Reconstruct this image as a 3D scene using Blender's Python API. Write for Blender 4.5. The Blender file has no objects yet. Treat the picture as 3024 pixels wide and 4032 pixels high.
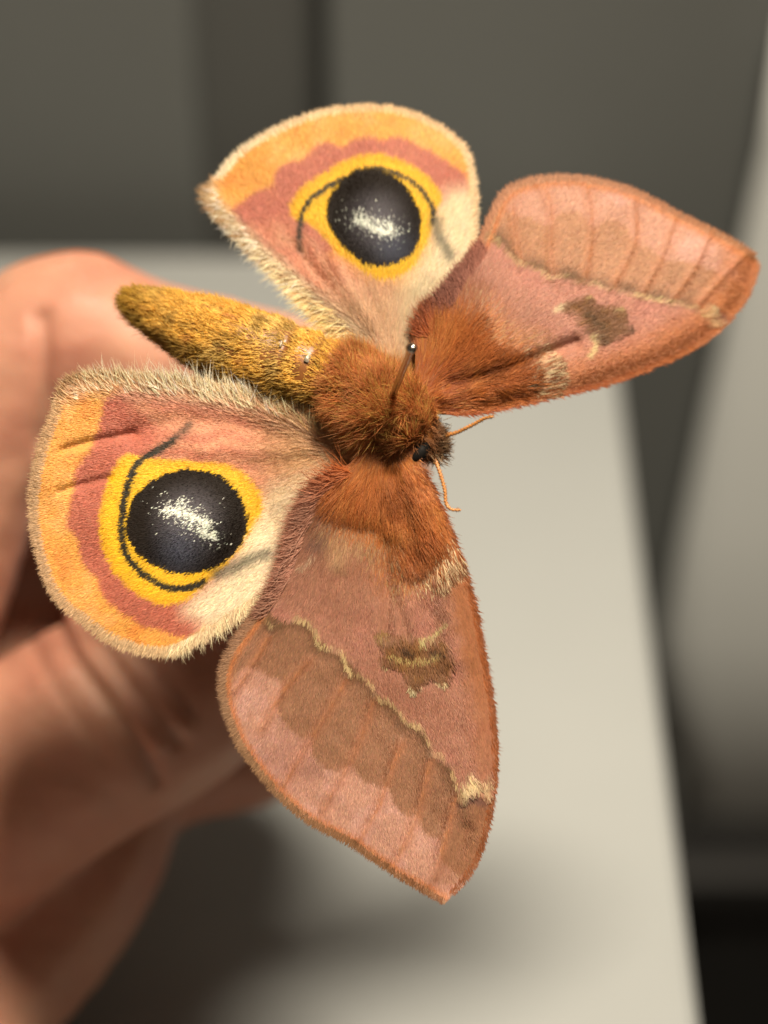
import bpy, bmesh, math
import numpy as np
from mathutils import Vector, Matrix
from mathutils.geometry import delaunay_2d_cdt

rng = np.random.default_rng(7)
S = bpy.context.scene
MM = 0.001
# ------------------------------------------------------------------ camera
DIST = 180.0                # mm, camera to the pinned thorax
PXMM = 47.25                # photograph pixels per mm at that distance
PITCH = 38.0                # degrees below the horizontal
CAM_H = 0.195               # metres above the table top
cam_d = bpy.data.cameras.new('camera')
cam = bpy.data.objects.new('camera', cam_d)
S.collection.objects.link(cam)
cam.location = (0, 0, CAM_H)
cam.rotation_euler = (math.radians(90 - PITCH), 0, 0)
cam_d.sensor_fit = 'HORIZONTAL'
cam_d.sensor_width = 36
cam_d.lens = 36 * DIST / (3024 / PXMM)
cam_d.clip_start = 0.005
cam_d.clip_end = 50
cam_d.dof.use_dof = True
cam_d.dof.focus_distance = (DIST - 0.5) * MM
cam_d.dof.aperture_fstop = cam_d.lens / 6.0
S.camera = cam
RX = np.array([1., 0, 0])
UP = np.array([0, math.sin(math.radians(PITCH)), math.cos(math.radians(PITCH))])
BK = np.array([0, -math.cos(math.radians(PITCH)), math.sin(math.radians(PITCH))])
CL = np.array([0, 0, CAM_H])


def P3(px, py, w):
    """photograph pixel + mm towards the camera from the thorax plane -> world metres"""
    px, py, w = np.broadcast_arrays(np.asarray(px, float), np.asarray(py, float), np.asarray(w, float))
    d = DIST - w
    x = (px - 1512) / PXMM * d / DIST
    y = (2016 - py) / PXMM * d / DIST
    return CL + MM * (x[..., None] * RX + y[..., None] * UP - d[..., None] * BK)


# ------------------------------------------------------------------ world, lamp, exposure
W = bpy.data.worlds.new('World')
S.world = W
W.use_nodes = True
bg = W.node_tree.nodes['Background']
bg.inputs['Color'].default_value = (1.0, 0.78, 0.58, 1)
bg.inputs['Strength'].default_value = 0.10

L = np.array([0.20, 0.72, 0.67])
L /= np.linalg.norm(L)
lamp_dir = L[0] * RX + L[1] * UP + L[2] * BK
moth_at = P3(1500, 1650, -3)
lamp_at = moth_at + lamp_dir * 0.40
ld = bpy.data.lights.new('desk_lamp_light', 'AREA')
ld.shape = 'DISK'
ld.size = 0.10
ld.spread = math.radians(100)
ld.energy = 1.50
ld.color = (1.0, 0.87, 0.69)
lamp = bpy.data.objects.new('desk_lamp_light', ld)
S.collection.objects.link(lamp)
lamp.location = lamp_at
aim = Vector(P3(1950, 2500, -90)) - Vector(lamp_at)
lamp.rotation_euler = aim.to_track_quat('-Z', 'Y').to_euler()

S.view_settings.view_transform = 'Standard'
S.view_settings.look = 'None'
S.view_settings.exposure = 0
S.view_settings.gamma = 1
S.view_settings.use_curve_mapping = False
S.render.engine = 'CYCLES'
S.cycles.use_denoising = True
S.cycles.max_bounces = 6
S.cycles.diffuse_bounces = 3
S.cycles.glossy_bounces = 3
S.cycles.transmission_bounces = 4
S.cycles.use_adaptive_sampling = True
S.cycles.adaptive_threshold = 0.015
S.cycles.sample_clamp_indirect = 4
try:
    S.cycles_curves.shape = 'RIBBONS'
    S.cycles_curves.subdivisions = 2
except Exception:
    pass


# ------------------------------------------------------------------ helpers
def lin(c):
    c = np.asarray(c, float) / 255.0
    return np.where(c <= 0.04045, c / 12.92, ((c + 0.055) / 1.055) ** 2.4)


def link(o, parent=None):
    S.collection.objects.link(o)
    if parent is not None:
        o.parent = parent
    return o


def tag(o, label=None, cat=None, group=None, kind=None):
    for k, v in (('label', label), ('category', cat), ('group', group), ('kind', kind)):
        if v:
            o[k] = v
    return o


def mesh_obj(name, verts, faces, mat, parent=None, smooth=True):
    me = bpy.data.meshes.new(name)
    me.from_pydata([tuple(v) for v in verts], [], [tuple(f) for f in faces])
    me.update()
    if smooth:
        me.polygons.foreach_set('use_smooth', [True] * len(me.polygons))
    me.materials.append(mat)
    return link(bpy.data.objects.new(name, me), parent)


def nodes(name):
    m = bpy.data.materials.new(name)
    m.use_nodes = True
    nt = m.node_tree
    b = nt.nodes['Principled BSDF']
    return m, nt, b


def noise_bump(nt, b, scale, strength, dist=0.001, detail=4, coord='Object'):
    tc = nt.nodes.new('ShaderNodeTexCoord')
    n = nt.nodes.new('ShaderNodeTexNoise')
    n.inputs['Scale'].default_value = scale
    n.inputs['Detail'].default_value = detail
    nt.links.new(tc.outputs[coord], n.inputs['Vector'])
    bp = nt.nodes.new('ShaderNodeBump')
    bp.inputs['Strength'].default_value = strength
    bp.inputs['Distance'].default_value = dist
    nt.links.new(n.outputs['Fac'], bp.inputs['Height'])
    nt.links.new(bp.outputs['Normal'], b.inputs['Normal'])
    return tc, n


def noise_colour(nt, b, c1, c2, scale, detail=4, coord='Object'):
    tc = nt.nodes.new('ShaderNodeTexCoord')
    n = nt.nodes.new('ShaderNodeTexNoise')
    n.inputs['Scale'].default_value = scale
    n.inputs['Detail'].default_value = detail
    nt.links.new(tc.outputs[coord], n.inputs['Vector'])
    r = nt.nodes.new('ShaderNodeValToRGB')
    r.color_ramp.elements[0].position = 0.3
    r.color_ramp.elements[1].position = 0.7
    r.color_ramp.elements[0].color = (*c1, 1)
    r.color_ramp.elements[1].color = (*c2, 1)
    nt.links.new(n.outputs['Fac'], r.inputs['Fac'])
    nt.links.new(r.outputs['Color'], b.inputs['Base Color'])
    return r


def plain(name, c, rough=0.6, var=0.12, scale=20, bump=0.0, bscale=300, bdist=0.0004, metal=0.0):
    m, nt, b = nodes(name)
    c = np.array(c)
    noise_colour(nt, b, c * (1 - var), np.minimum(c * (1 + var), 1), scale)
    b.inputs['Roughness'].default_value = rough
    b.inputs['Metallic'].default_value = metal
    if bump:
        noise_bump(nt, b, bscale, bump, bdist)
    return m


def hair_mat(name, rough=0.55, spec=0.3, transl=0.25, sheen=0.0):
    m, nt, b = nodes(name)
    a = nt.nodes.new('ShaderNodeAttribute')
    a.attribute_name = 'hair_colour'
    nt.links.new(a.outputs['Color'], b.inputs['Base Color'])
    b.inputs['Roughness'].default_value = rough
    b.inputs['Specular IOR Level'].default_value = spec
    t = nt.nodes.new('ShaderNodeBsdfTranslucent')
    nt.links.new(a.outputs['Color'], t.inputs['Color'])
    mx = nt.nodes.new('ShaderNodeMixShader')
    mx.inputs['Fac'].default_value = transl
    nt.links.new(b.outputs['BSDF'], mx.inputs[1])
    nt.links.new(t.outputs['BSDF'], mx.inputs[2])
    nt.links.new(mx.outputs['Shader'], nt.nodes['Material Output'].inputs['Surface'])
    return m


def hair_obj(name, pts, rad, col, mat, parent, origin):
    """pts (N,K,3) world metres, rad (N,K) metres, col (N,3) linear"""
    n, k = pts.shape[:2]
    cu = bpy.data.hair_curves.new(name)
    cu.add_curves([k] * n)
    cu.attributes['position'].data.foreach_set('vector', (pts - origin).astype(np.float32).ravel())
    ra = cu.attributes.get('radius') or cu.attributes.new('radius', 'FLOAT', 'POINT')
    ra.data.foreach_set('value', rad.astype(np.float32).ravel())
    ca = cu.attributes.new('hair_colour', 'FLOAT_COLOR', 'CURVE')
    ca.data.foreach_set('color', np.concatenate([col, np.ones((n, 1))], 1).astype(np.float32).ravel())
    cu.materials.append(mat)
    return link(bpy.data.objects.new(name, cu), parent)


def vnoise(p, scale, seed=0):
    """smooth value noise, about -1..1, p (N,2)"""
    q = p / scale
    i = np.floor(q).astype(np.int64)
    f = q - i
    f = f * f * (3 - 2 * f)

    def h(a, b):
        v = (a * 374761393 + b * 668265263 + seed * 974711) & 0x7fffffff
        v = ((v ^ (v >> 13)) * 1274126177) & 0x7fffffff
        return ((v ^ (v >> 16)) & 0xffff) / 32767.5 - 1
    a, b = i[:, 0], i[:, 1]
    return ((h(a, b) * (1 - f[:, 0]) + h(a + 1, b) * f[:, 0]) * (1 - f[:, 1])
            + (h(a, b + 1) * (1 - f[:, 0]) + h(a + 1, b + 1) * f[:, 0]) * f[:, 1])


def crop(ox, oy, s):
    return lambda *pts: np.array([(ox + x / s, oy + y / s) for x, y in pts])


C1, C2 = crop(750, 380, 1.3825), crop(1550, 650, 1.1255)
C3, C4 = crop(80, 1400, 1.2568), crop(800, 1750, 1.196)


def smooth_line(p, closed=False, step=24.0):
    p = np.asarray(p, float)
    n = len(p)
    out = []
    for i in range(n if closed else n - 1):
        g = (lambda j: p[j % n]) if closed else (lambda j: p[min(max(j, 0), n - 1)])
        a, b, c, d = g(i - 1), g(i), g(i + 1), g(i + 2)
        m = max(1, int(np.hypot(*(c - b)[:2]) / step))
        for t in np.arange(m) / m:
            out.append(0.5 * (2 * b + (c - a) * t + (2 * a - 5 * b + 4 * c - d) * t * t + (3 * b - a - 3 * c + d) * t ** 3))
    if not closed:
        out.append(p[-1])
    return np.array(out)


def seg_dist(q, line, closed=False, want=False):
    """distance of q (N,2) to a polyline; with want also the nearest segment's direction and arc fraction"""
    a = line if closed else line[:-1]
    b = np.roll(line, -1, 0) if closed else line[1:]
    best = np.full(len(q), 1e18)
    bi = np.zeros(len(q), int)
    bt = np.zeros(len(q))
    for i in range(len(a)):
        d = b[i] - a[i]
        t = np.clip(((q - a[i]) @ d) / max(d @ d, 1e-9), 0, 1)
        e = q - a[i] - t[:, None] * d
        r = (e * e).sum(1)
        u = r < best
        best[u] = r[u]
        bi[u] = i
        bt[u] = t[u]
    r = np.sqrt(best)
    if not want:
        return r
    d = b[bi] - a[bi]
    d /= np.maximum(np.linalg.norm(d, axis=1), 1e-9)[:, None]
    return r, d, (bi + bt) / len(a)


def inside(q, poly):
    r = np.zeros(len(q), bool)
    x, y = q[:, 0], q[:, 1]
    a, b = poly, np.roll(poly, -1, 0)
    for (x0, y0), (x1, y1) in zip(a, b):
        if y0 == y1:
            continue
        c = (y0 > y) != (y1 > y)
        r ^= c & (x < (x1 - x0) * (y - y0) / (y1 - y0) + x0)
    return r


def sdf(q, poly):
    """positive inside"""
    d = seg_dist(q, poly, True)
    return np.where(inside(q, poly), d, -d)


def ss(x, a, b):
    t = np.clip((x - a) / (b - a), 0, 1)
    return t * t * (3 - 2 * t)


def mixc(c, k, m):
    return c * (1 - m[:, None]) + lin(k) * m[:, None]


def region(c, q, poly, k, soft=10, amount=1.0):
    return mixc(c, k, ss(sdf(q, poly), -soft, soft) * amount)


def stroke(c, q, line, k, width, soft=6, amount=1.0):
    return mixc(c, k, (1 - ss(seg_dist(q, line), width - soft, width + soft)) * amount)


GAIN = np.array([0.80, 0.96, 1.06]) * 0.94      # photographed colour -> surface colour under the warm lamp


# ------------------------------------------------------------------ table and backdrop
def box(name, lo, hi, mat, parent=None, bevel=0.0):
    bm = bmesh.new()
    bmesh.ops.create_cube(bm, size=1)
    lo, hi = np.array(lo), np.array(hi)
    for v in bm.verts:
        v.co = Vector((np.array(v.co) + 0.5) * (hi - lo) + lo)
    if bevel:
        bmesh.ops.bevel(bm, geom=bm.edges[:], offset=bevel, segments=3, affect='EDGES', profile=0.6)
    me = bpy.data.meshes.new(name)
    bm.to_mesh(me)
    bm.free()
    me.materials.append(mat)
    return link(bpy.data.objects.new(name, me), parent)


def on_table(px, py, z=0.0):
    """where the ray through a pixel meets the height z"""
    d = (P3(px, py, 0) - CL)
    t = (z - CL[2]) / d[2]
    return CL + t * d


M_table = plain('pale_laminate', (0.295, 0.310, 0.310), 0.5, 0.05, 14, 0.05, 700, 0.0002)
M_grey = plain('dark_grey_paint', (0.098, 0.104, 0.101), 0.55, 0.10, 6, 0.05, 250, 0.0004)
M_dark = plain('painted_shade_grey', (0.064, 0.066, 0.063), 0.6, 0.08, 6)  # darker copy of the cabinet grey, recess shade put into the colour
M_panel = plain('pale_panel_paint', (0.68, 0.71, 0.70), 0.6, 0.04, 8)
M_floor = plain('dark_floor', (0.10, 0.094, 0.08), 0.5, 0.15, 12)
M_black = plain('black_plastic', (0.012, 0.012, 0.012), 0.45, 0.1, 20)

# table: far edge and right edge found on the table plane
far_y = on_table(300, 985)[1]
r0, r1 = on_table(2480, 1750), on_table(2740, 3800)
edge_x = lambda y: r0[0] + (r1[0] - r0[0]) * (y - r0[1]) / (r1[1] - r0[1])
near_y = -0.12
lx = -0.62
bm = bmesh.new()
tv = [(lx, near_y), (edge_x(near_y), near_y), (edge_x(far_y), far_y), (lx, far_y)]
lo = [bm.verts.new((x, y, -0.024)) for x, y in tv]
hi = [bm.verts.new((x, y, 0.0)) for x, y in tv]
bm.faces.new(lo[::-1])
bm.faces.new(hi)
for i in range(4):
    bm.faces.new((lo[i], lo[(i + 1) % 4], hi[(i + 1) % 4], hi[i]))
bmesh.ops.bevel(bm, geom=bm.edges[:], offset=0.003, segments=3, affect='EDGES', profile=0.6)
me = bpy.data.meshes.new('table')
bm.to_mesh(me)
bm.free()
me.materials.append(M_table)
table_root = bpy.data.objects.new('table', None)
link(table_root)
table_root.location = (0, 0, -0.72)
tag(table_root, 'pale grey table top blurred behind the moth', 'table')
tt = link(bpy.data.objects.new('table_top', me), table_root)
tt.location = (0, 0, 0.72)
for x, y in ((lx + .05, near_y + .04), (lx + .05, far_y - .05), (edge_x(near_y) - .07, near_y + .04), (edge_x(far_y) - .07, far_y - .05)):
    box('leg', (x - .02, y - .02, 0), (x + .02, y + .02, 0.70), M_grey, table_root)

floor = box('floor', (-2.5, -1.5, -0.74), (2.5, 2.2, -0.72), M_floor)
tag(floor, kind='structure')

# dark grey cabinet behind the far edge of the table
wy = far_y + 0.012


def at_y(px, py, y):
    d = P3(px, py, 0) - CL
    return CL + d * (y / d[1])


xa, xb = at_y(775, 400, wy)[0], at_y(1290, 400, wy)[0]
cab = link(bpy.data.objects.new('cabinet', None))
cab.location = (0, wy, -0.72)
tag(cab, 'dark grey cabinet with a recessed upright gap, standing behind the pale table', 'cabinet')
Z = 0.72


def cpart(name, x0, x1, y0, y1, z0, z1, m):
    return box(name, (x0, y0, z0 + Z), (x1, y1, z1 + Z), m, cab, 0.002)


cpart('door_panel', -1.0, xa, 0.0, 0.03, -0.70, 0.75, M_grey)
xe = at_y(2860, 1500, wy)[0]
cpart('door_panel', xb, 1.1, -0.002, 0.03, -0.02, 0.75, M_grey)
cpart('drawer_front', xb, xe, -0.002, 0.03, -0.70, -0.021, M_grey)
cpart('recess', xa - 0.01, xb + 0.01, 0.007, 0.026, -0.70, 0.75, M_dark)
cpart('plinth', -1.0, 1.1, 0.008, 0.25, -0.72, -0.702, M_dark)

# pale sheet hanging beside the table on the right, its foot bent back so that it fades darker
sv, sf = [], []
rows = [(3090, 60, -.008), (3010, 560, -.008), (2900, 1060, -.008), (2790, 1560, -.008), (2690, 2060, -.008), (2610, 2500, -.008), (2640, 2850, -.004), (2690, 3150, .006), (2740, 3500, .03), (2800, 3900, .08)]
for px, py, dy in rows:
    for k in range(9):
        sv.append(at_y(px + k * 150, py, wy + dy))
for i in range(len(rows) - 1):
    for k in range(8):
        a = i * 9 + k
        sf.append((a, a + 9, a + 10, a + 1))
sv = np.array(sv)
side = mesh_obj('panel', sv - sv.mean(0), sf, M_panel)
side.location = sv.mean(0)
mod = side.modifiers.new('thickness', 'SOLIDIFY')
mod.thickness = 0.003
mod.offset = 0
tag(side, 'pale curved sheet hanging to the right of the table edge', 'sheet')


bx0 = at_y(2850, 3600, 0.25)[0]
box_root = link(bpy.data.objects.new('black_box', None))  # black box added to darken the lower right corner
box_root.location = (bx0 + 0.12, 0.36, -0.72)
tag(box_root, 'plain black box added on the floor beside the table edge', 'box')
box('box_body', (-0.115, -0.03, 0.0), (0.115, 0.02, 0.545), M_black, box_root, 0.012)
box('rim', (-0.12, -0.034, 0.543), (0.12, 0.024, 0.559), M_black, box_root, 0.006)

# ------------------------------------------------------------------ the moth
ORIGIN = P3(1520, 1610, -3.0)
moth = link(bpy.data.objects.new('moth', None))
moth.location = ORIGIN
tag(moth, 'pinned moth with spread rust-pink forewings and yellow-ringed black eyespots on its hindwings', 'moth')

M_scale = hair_mat('wing_scales', 0.5, 0.35, 0.22)
M_eye_scale = hair_mat('eyespot_scales', 0.55, 0.12, 0.0)
M_fur = hair_mat('body_fur', 0.5, 0.3, 0.40)


def wing_mat(name):
    m, nt, b = nodes(name)
    a = nt.nodes.new('ShaderNodeAttribute')
    a.attribute_name = 'wing_colour'
    nt.links.new(a.outputs['Color'], b.inputs['Base Color'])
    b.inputs['Roughness'].default_value = 0.75
    b.inputs['Specular IOR Level'].default_value = 0.15
    noise_bump(nt, b, 6000, 0.4, 0.00005)
    return m


M_wing = wing_mat('wing_membrane')


class Wing:
    pass


def cache_depth(wg):
    f = wg.depth
    lo, hi = wg.outline.min(0) - 240, wg.outline.max(0) + 240
    st = 9.0
    xs, ys = np.arange(lo[0], hi[0], st), np.arange(lo[1], hi[1], st)
    gx, gy = np.meshgrid(xs, ys)
    tab = f(np.stack([gx.ravel(), gy.ravel()], 1)).reshape(gx.shape)

    def g(q):
        x = np.clip((q[:, 0] - lo[0]) / st, 0, len(xs) - 1.001)
        y = np.clip((q[:, 1] - lo[1]) / st, 0, len(ys) - 1.001)
        i, j = x.astype(int), y.astype(int)
        u, v = x - i, y - j
        return (tab[j, i] * (1 - u) + tab[j, i + 1] * u) * (1 - v) + (tab[j + 1, i] * (1 - u) + tab[j + 1, i + 1] * u) * v
    wg.depth = g


def build_wing(wg, name, label):
    """membrane mesh in (photo pixel, depth) space"""
    cache_depth(wg)
    out = smooth_line(wg.outline, True, 12)
    wg.out = smooth_line(wg.outline, True, 45)
    lo, hi = out.min(0), out.max(0)
    st = 15.0
    gx, gy = np.meshgrid(np.arange(lo[0], hi[0], st), np.arange(lo[1], hi[1], st))
    gx[::2] += st / 2
    g = np.stack([gx.ravel(), gy.ravel()], 1)
    g = g[sdf(g, out) > st * 0.5]
    pts = np.concatenate([out, g])
    n = len(out)
    r = delaunay_2d_cdt([Vector(p) for p in pts], [(i, (i + 1) % n) for i in range(n)], [list(range(n))], 1, 1e-4)
    v2 = np.array([tuple(v) for v in r[0]])
    w = wg.depth(v2)
    v3 = P3(v2[:, 0], v2[:, 1], w) - ORIGIN
    faces = [f for f in r[2] if len(f) == 3]
    a, b, c = (v2[faces[0][k]] for k in range(3))
    if (b[0] - a[0]) * (c[1] - a[1]) - (b[1] - a[1]) * (c[0] - a[0]) > 0:
        faces = [tuple(f[::-1]) for f in faces]
    o = mesh_obj(name, v3, faces, M_wing, moth)
    col = wg.colour(v2) * GAIN * 0.85
    at = o.data.attributes.new('wing_colour', 'FLOAT_COLOR', 'POINT')
    at.data.foreach_set('color', np.concatenate([col, np.ones((len(col), 1))], 1).astype(np.float32).ravel())
    m = o.modifiers.new('thickness', 'SOLIDIFY')
    m.thickness = 0.00008
    m.offset = -1
    o['label'] = label
    wg.obj = o
    return o


def strands(wg, q, d, length, lift, width, k=3, bend=None, droop=0.35):
    """curves standing on the wing: q roots, d directions (px), length px"""
    n = len(q)
    s = np.linspace(0, 1, k)
    per = np.stack([-d[:, 1], d[:, 0]], 1)
    if bend is None:
        bend = rng.normal(0, 0.12, n)
    p2 = q[:, None] + d[:, None] * (length[:, None] * s)[..., None] + per[:, None] * ((bend * length)[:, None] * s ** 2)[..., None]
    w = wg.depth(p2.reshape(-1, 2)).reshape(n, k)
    w = w + (lift * length)[:, None] / PXMM * (s - droop * s ** 2) + 0.012
    pts = P3(p2[..., 0], p2[..., 1], w)
    prof = np.array([0.85, 1.0, 0.28]) if k == 3 else np.interp(s, [0, 0.4, 1], [0.8, 1.0, 0.12])
    rad = width[:, None] * prof * MM / PXMM * 0.5
    return pts, rad


def sample_in(poly, n, margin=0.0):
    lo, hi = poly.min(0), poly.max(0)
    res = []
    tot = 0
    while tot < n:
        q = lo + rng.random((n * 2, 2)) * (hi - lo)
        q = q[inside(q, poly)]
        res.append(q)
        tot += len(q)
    return np.concatenate(res)[:n]


def jitter_dir(d, sig):
    a = rng.normal(0, sig, len(d))
    c, s = np.cos(a), np.sin(a)
    return np.stack([d[:, 0] * c - d[:, 1] * s, d[:, 0] * s + d[:, 1] * c], 1)


def unit(v):
    return v / np.maximum(np.linalg.norm(v, axis=1), 1e-9)[:, None]


def cover(wg, n):
    q = sample_in(wg.out, n)
    if hasattr(wg, 'eye'):
        q = np.concatenate([q[sdf(q, wg.eye) < 0], sample_in(wg.eye, 15000)])
        n = len(q)
    ed, edir, _ = seg_dist(q, wg.out, True, True)
    d, ln, lift = wg.flow(q, ed, edir)
    d = jitter_dir(d, 0.13)
    ln = ln * rng.uniform(0.7, 1.3, n)
    jit = np.full(n, 2.5)
    if hasattr(wg, 'rust'):
        rs = sdf(q, wg.rust)
        jit += 42 * ss(rs, -160, -30) * (1 - ss(rs, 30, 140))
    c = wg.colour(q + rng.normal(0, 1, (n, 2)) * jit[:, None])
    c = c * np.exp(rng.normal(0, 0.13, n))[:, None] * np.exp(rng.normal(0, 0.03, (n, 3)))
    lf = lift * rng.uniform(0.4, 1.6, n)
    if hasattr(wg, 'eye'):
        e_ = ss(sdf(q, wg.eye), 0, 25)
        ln = ln * (1 - 0.35 * e_)
        lf = lf * (1 - 0.3 * e_)
    wd = rng.uniform(3.0, 5.4, n) * np.clip(1.25 - ln / 160, 0.5, 1.1)
    long_ = ln > 55
    if hasattr(wg, 'eye'):
        ey = sdf(q, wg.eye) > -3
    else:
        ey = np.zeros(n, bool)
    sets = [('wing_scales', ~long_ & ~ey, 3, M_scale), ('wing_hair', long_ & ~ey, 5, M_fur), ('eyespot', ey, 3, M_eye_scale)]
    for nm, m, k, mat in sets:
        if m.sum() == 0:
            continue
        pts, rad = strands(wg, q[m], d[m], ln[m], lf[m], wd[m], k)
        o = hair_obj(nm, pts, rad, c[m] * GAIN, mat, wg.obj, ORIGIN)
        o['kind'] = 'stuff'
        if nm == 'eyespot':
            o['label'] = 'round black eyespot with a dash of white scales'


def fringe(wg, line, n, length, colours, lean, spread=0.2, inset=10, lift=0.1, width=(2.6, 4.4), name='fringe'):
    """hairs standing out along a margin line; lean = pixel vector (or source point) blended into the normal"""
    sl = smooth_line(line, False, 8)
    seg = np.linalg.norm(np.diff(sl, axis=0), axis=1)
    cum = np.concatenate([[0], np.cumsum(seg)])
    t = rng.random(n) * cum[-1]
    i = np.clip(np.searchsorted(cum, t) - 1, 0, len(seg) - 1)
    f = ((t - cum[i]) / seg[i])[:, None]
    q = sl[i] * (1 - f) + sl[i + 1] * f
    tg = unit(sl[i + 1] - sl[i])
    nr = np.stack([tg[:, 1], -tg[:, 0]], 1)
    nr = np.where(inside(q + nr * 16, wg.out)[:, None], -nr, nr)      # always away from the wing
    q = q - nr * rng.uniform(-2, inset, n)[:, None]
    fl = wg.flow_dir(q)
    d = unit(nr * (1 - lean) + fl * lean)
    d = jitter_dir(d, spread)
    u = t / cum[-1]
    ln = np.interp(u, np.linspace(0, 1, len(length)), length) * rng.uniform(0.6, 1.25, n)
    ca = np.array([lin(x) for x in colours])
    c = np.stack([np.interp(u, np.linspace(0, 1, len(ca)), ca[:, j]) for j in range(3)], 1)
    c = c * np.exp(rng.normal(0, 0.18, n))[:, None]
    pts, rad = strands(wg, q, d, ln, rng.uniform(0, 2 * lift, n), rng.uniform(*width, n), 5, rng.normal(0, 0.14, n))
    o = hair_obj(name, pts, rad, np.clip(c * GAIN * (float(np.interp(np.mean(length), [36, 62], [1.18, 1.6])) if hasattr(wg, 'eye') else 1.15), 0, 0.97), M_fur, wg.obj, ORIGIN)
    o['kind'] = 'stuff'
    return o


def pleats(q, lines):
    w = np.zeros(len(q))
    for line, amp, sig in lines:
        w += amp * np.exp(-(seg_dist(q, line) / sig) ** 2)
    return w


def mm_from(q, b):
    return np.linalg.norm(q - b, axis=1) / PXMM


# ---------------- lower hindwing
A = Wing()
A.base = np.array([1380., 1765.])
A.outline = C3((1730, 470), (1600, 425), (1450, 335), (1300, 265), (1150, 215), (1000, 190), (850, 155), (700, 140), (560, 128), (430, 120), (310, 128), (240, 165), (190, 240), (155, 330), (120, 420),
               (90, 530), (68, 650), (62, 760), (74, 880), (100, 990), (130, 1090), (170, 1170), (225, 1240), (305, 1300), (400, 1375), (500, 1425), (600, 1458), (700, 1470), (780, 1455),
               (860, 1410), (950, 1360), (1040, 1305), (1120, 1245), (1200, 1190), (1330, 1080), (1450, 900), (1600, 760), (1760, 640))
A.eye = smooth_line(C3((540, 820), (560, 740), (600, 670), (680, 610), (770, 575), (870, 562), (960, 572), (1040, 615), (1100, 680), (1135, 760), (1138, 840), (1110, 920), (1050, 990),
                       (970, 1040), (880, 1067), (790, 1068), (700, 1045), (620, 1000), (565, 940), (535, 880)), True, 14)
A.yellow = smooth_line(C3((690, 510), (540, 490), (490, 540), (450, 620), (420, 720), (405, 830), (415, 920), (440, 1000), (490, 1080), (560, 1150), (640, 1200), (720, 1222), (800, 1212),
                          (870, 1175), (920, 1130), (980, 1080), (1050, 1005), (1105, 935), (1150, 860), (1190, 800), (1228, 740), (1205, 645), (1120, 570), (1020, 535), (900, 523), (800, 518)), True, 14)
A.arc = smooth_line(C3((770, 420), (700, 470), (620, 512), (577, 555), (555, 620), (535, 690), (520, 780), (516, 870), (524, 940), (560, 1010), (620, 1070), (700, 1122), (780, 1146), (850, 1140), (920, 1110)))
A.arc_tail = smooth_line(C3((850, 345), (770, 420), (700, 470)))
A.pink = smooth_line(C3((455, 215), (415, 300), (400, 370), (378, 430), (355, 480), (290, 560), (280, 630), (265, 720), (245, 800), (260, 860), (300, 900), (308, 980), (340, 1050), (390, 1100),
                        (412, 1160), (470, 1230), (540, 1280), (620, 1325), (700, 1350), (790, 1385), (870, 1375), (930, 1310), (1000, 1230), (1100, 1000), (900, 600), (1000, 300), (700, 190)), True, 16)
A.cream = smooth_line(C3((1640, 520), (1450, 580), (1300, 640), (1220, 760), (1150, 860), (1060, 1000), (960, 1110), (860, 1200), (830, 1260), (900, 1300), (950, 1400), (1100, 1300), (1400, 1100), (1700, 700)), True, 20)
A.smudge = smooth_line(C3((985, 1075), (1080, 1030), (1170, 985), (1250, 955)))
A.glint = smooth_line(C3((735, 765), (800, 772), (860, 795), (935, 825), (905, 865), (965, 890)))
A.glint2 = smooth_line(C3((810, 730), (790, 790), (830, 830), (910, 850)))
A.veins = [smooth_line(C3(*v)) for v in (((215, 465), (330, 430), (440, 408), (560, 385)), ((200, 670), (300, 640), (440, 605)), ((560, 385), (800, 330), (1100, 350), (1500, 420)),
                                         ((900, 470), (1150, 470), (1500, 460)), ((1150, 560), (1350, 520), (1550, 470)))]


def dash_prob(q, g1, g2, amp=1.0):  # share of white scales around the eyespot's central mark
    a = np.exp(-(seg_dist(q, g1) / 18) ** 2) * 0.98
    b = np.exp(-(seg_dist(q, g2) / 24) ** 2) * 0.5
    e = np.exp(-(seg_dist(q, g1) / 46) ** 2) * 0.12
    return np.clip(np.maximum(np.maximum(a, b), e) * amp, 0, 1)


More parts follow.
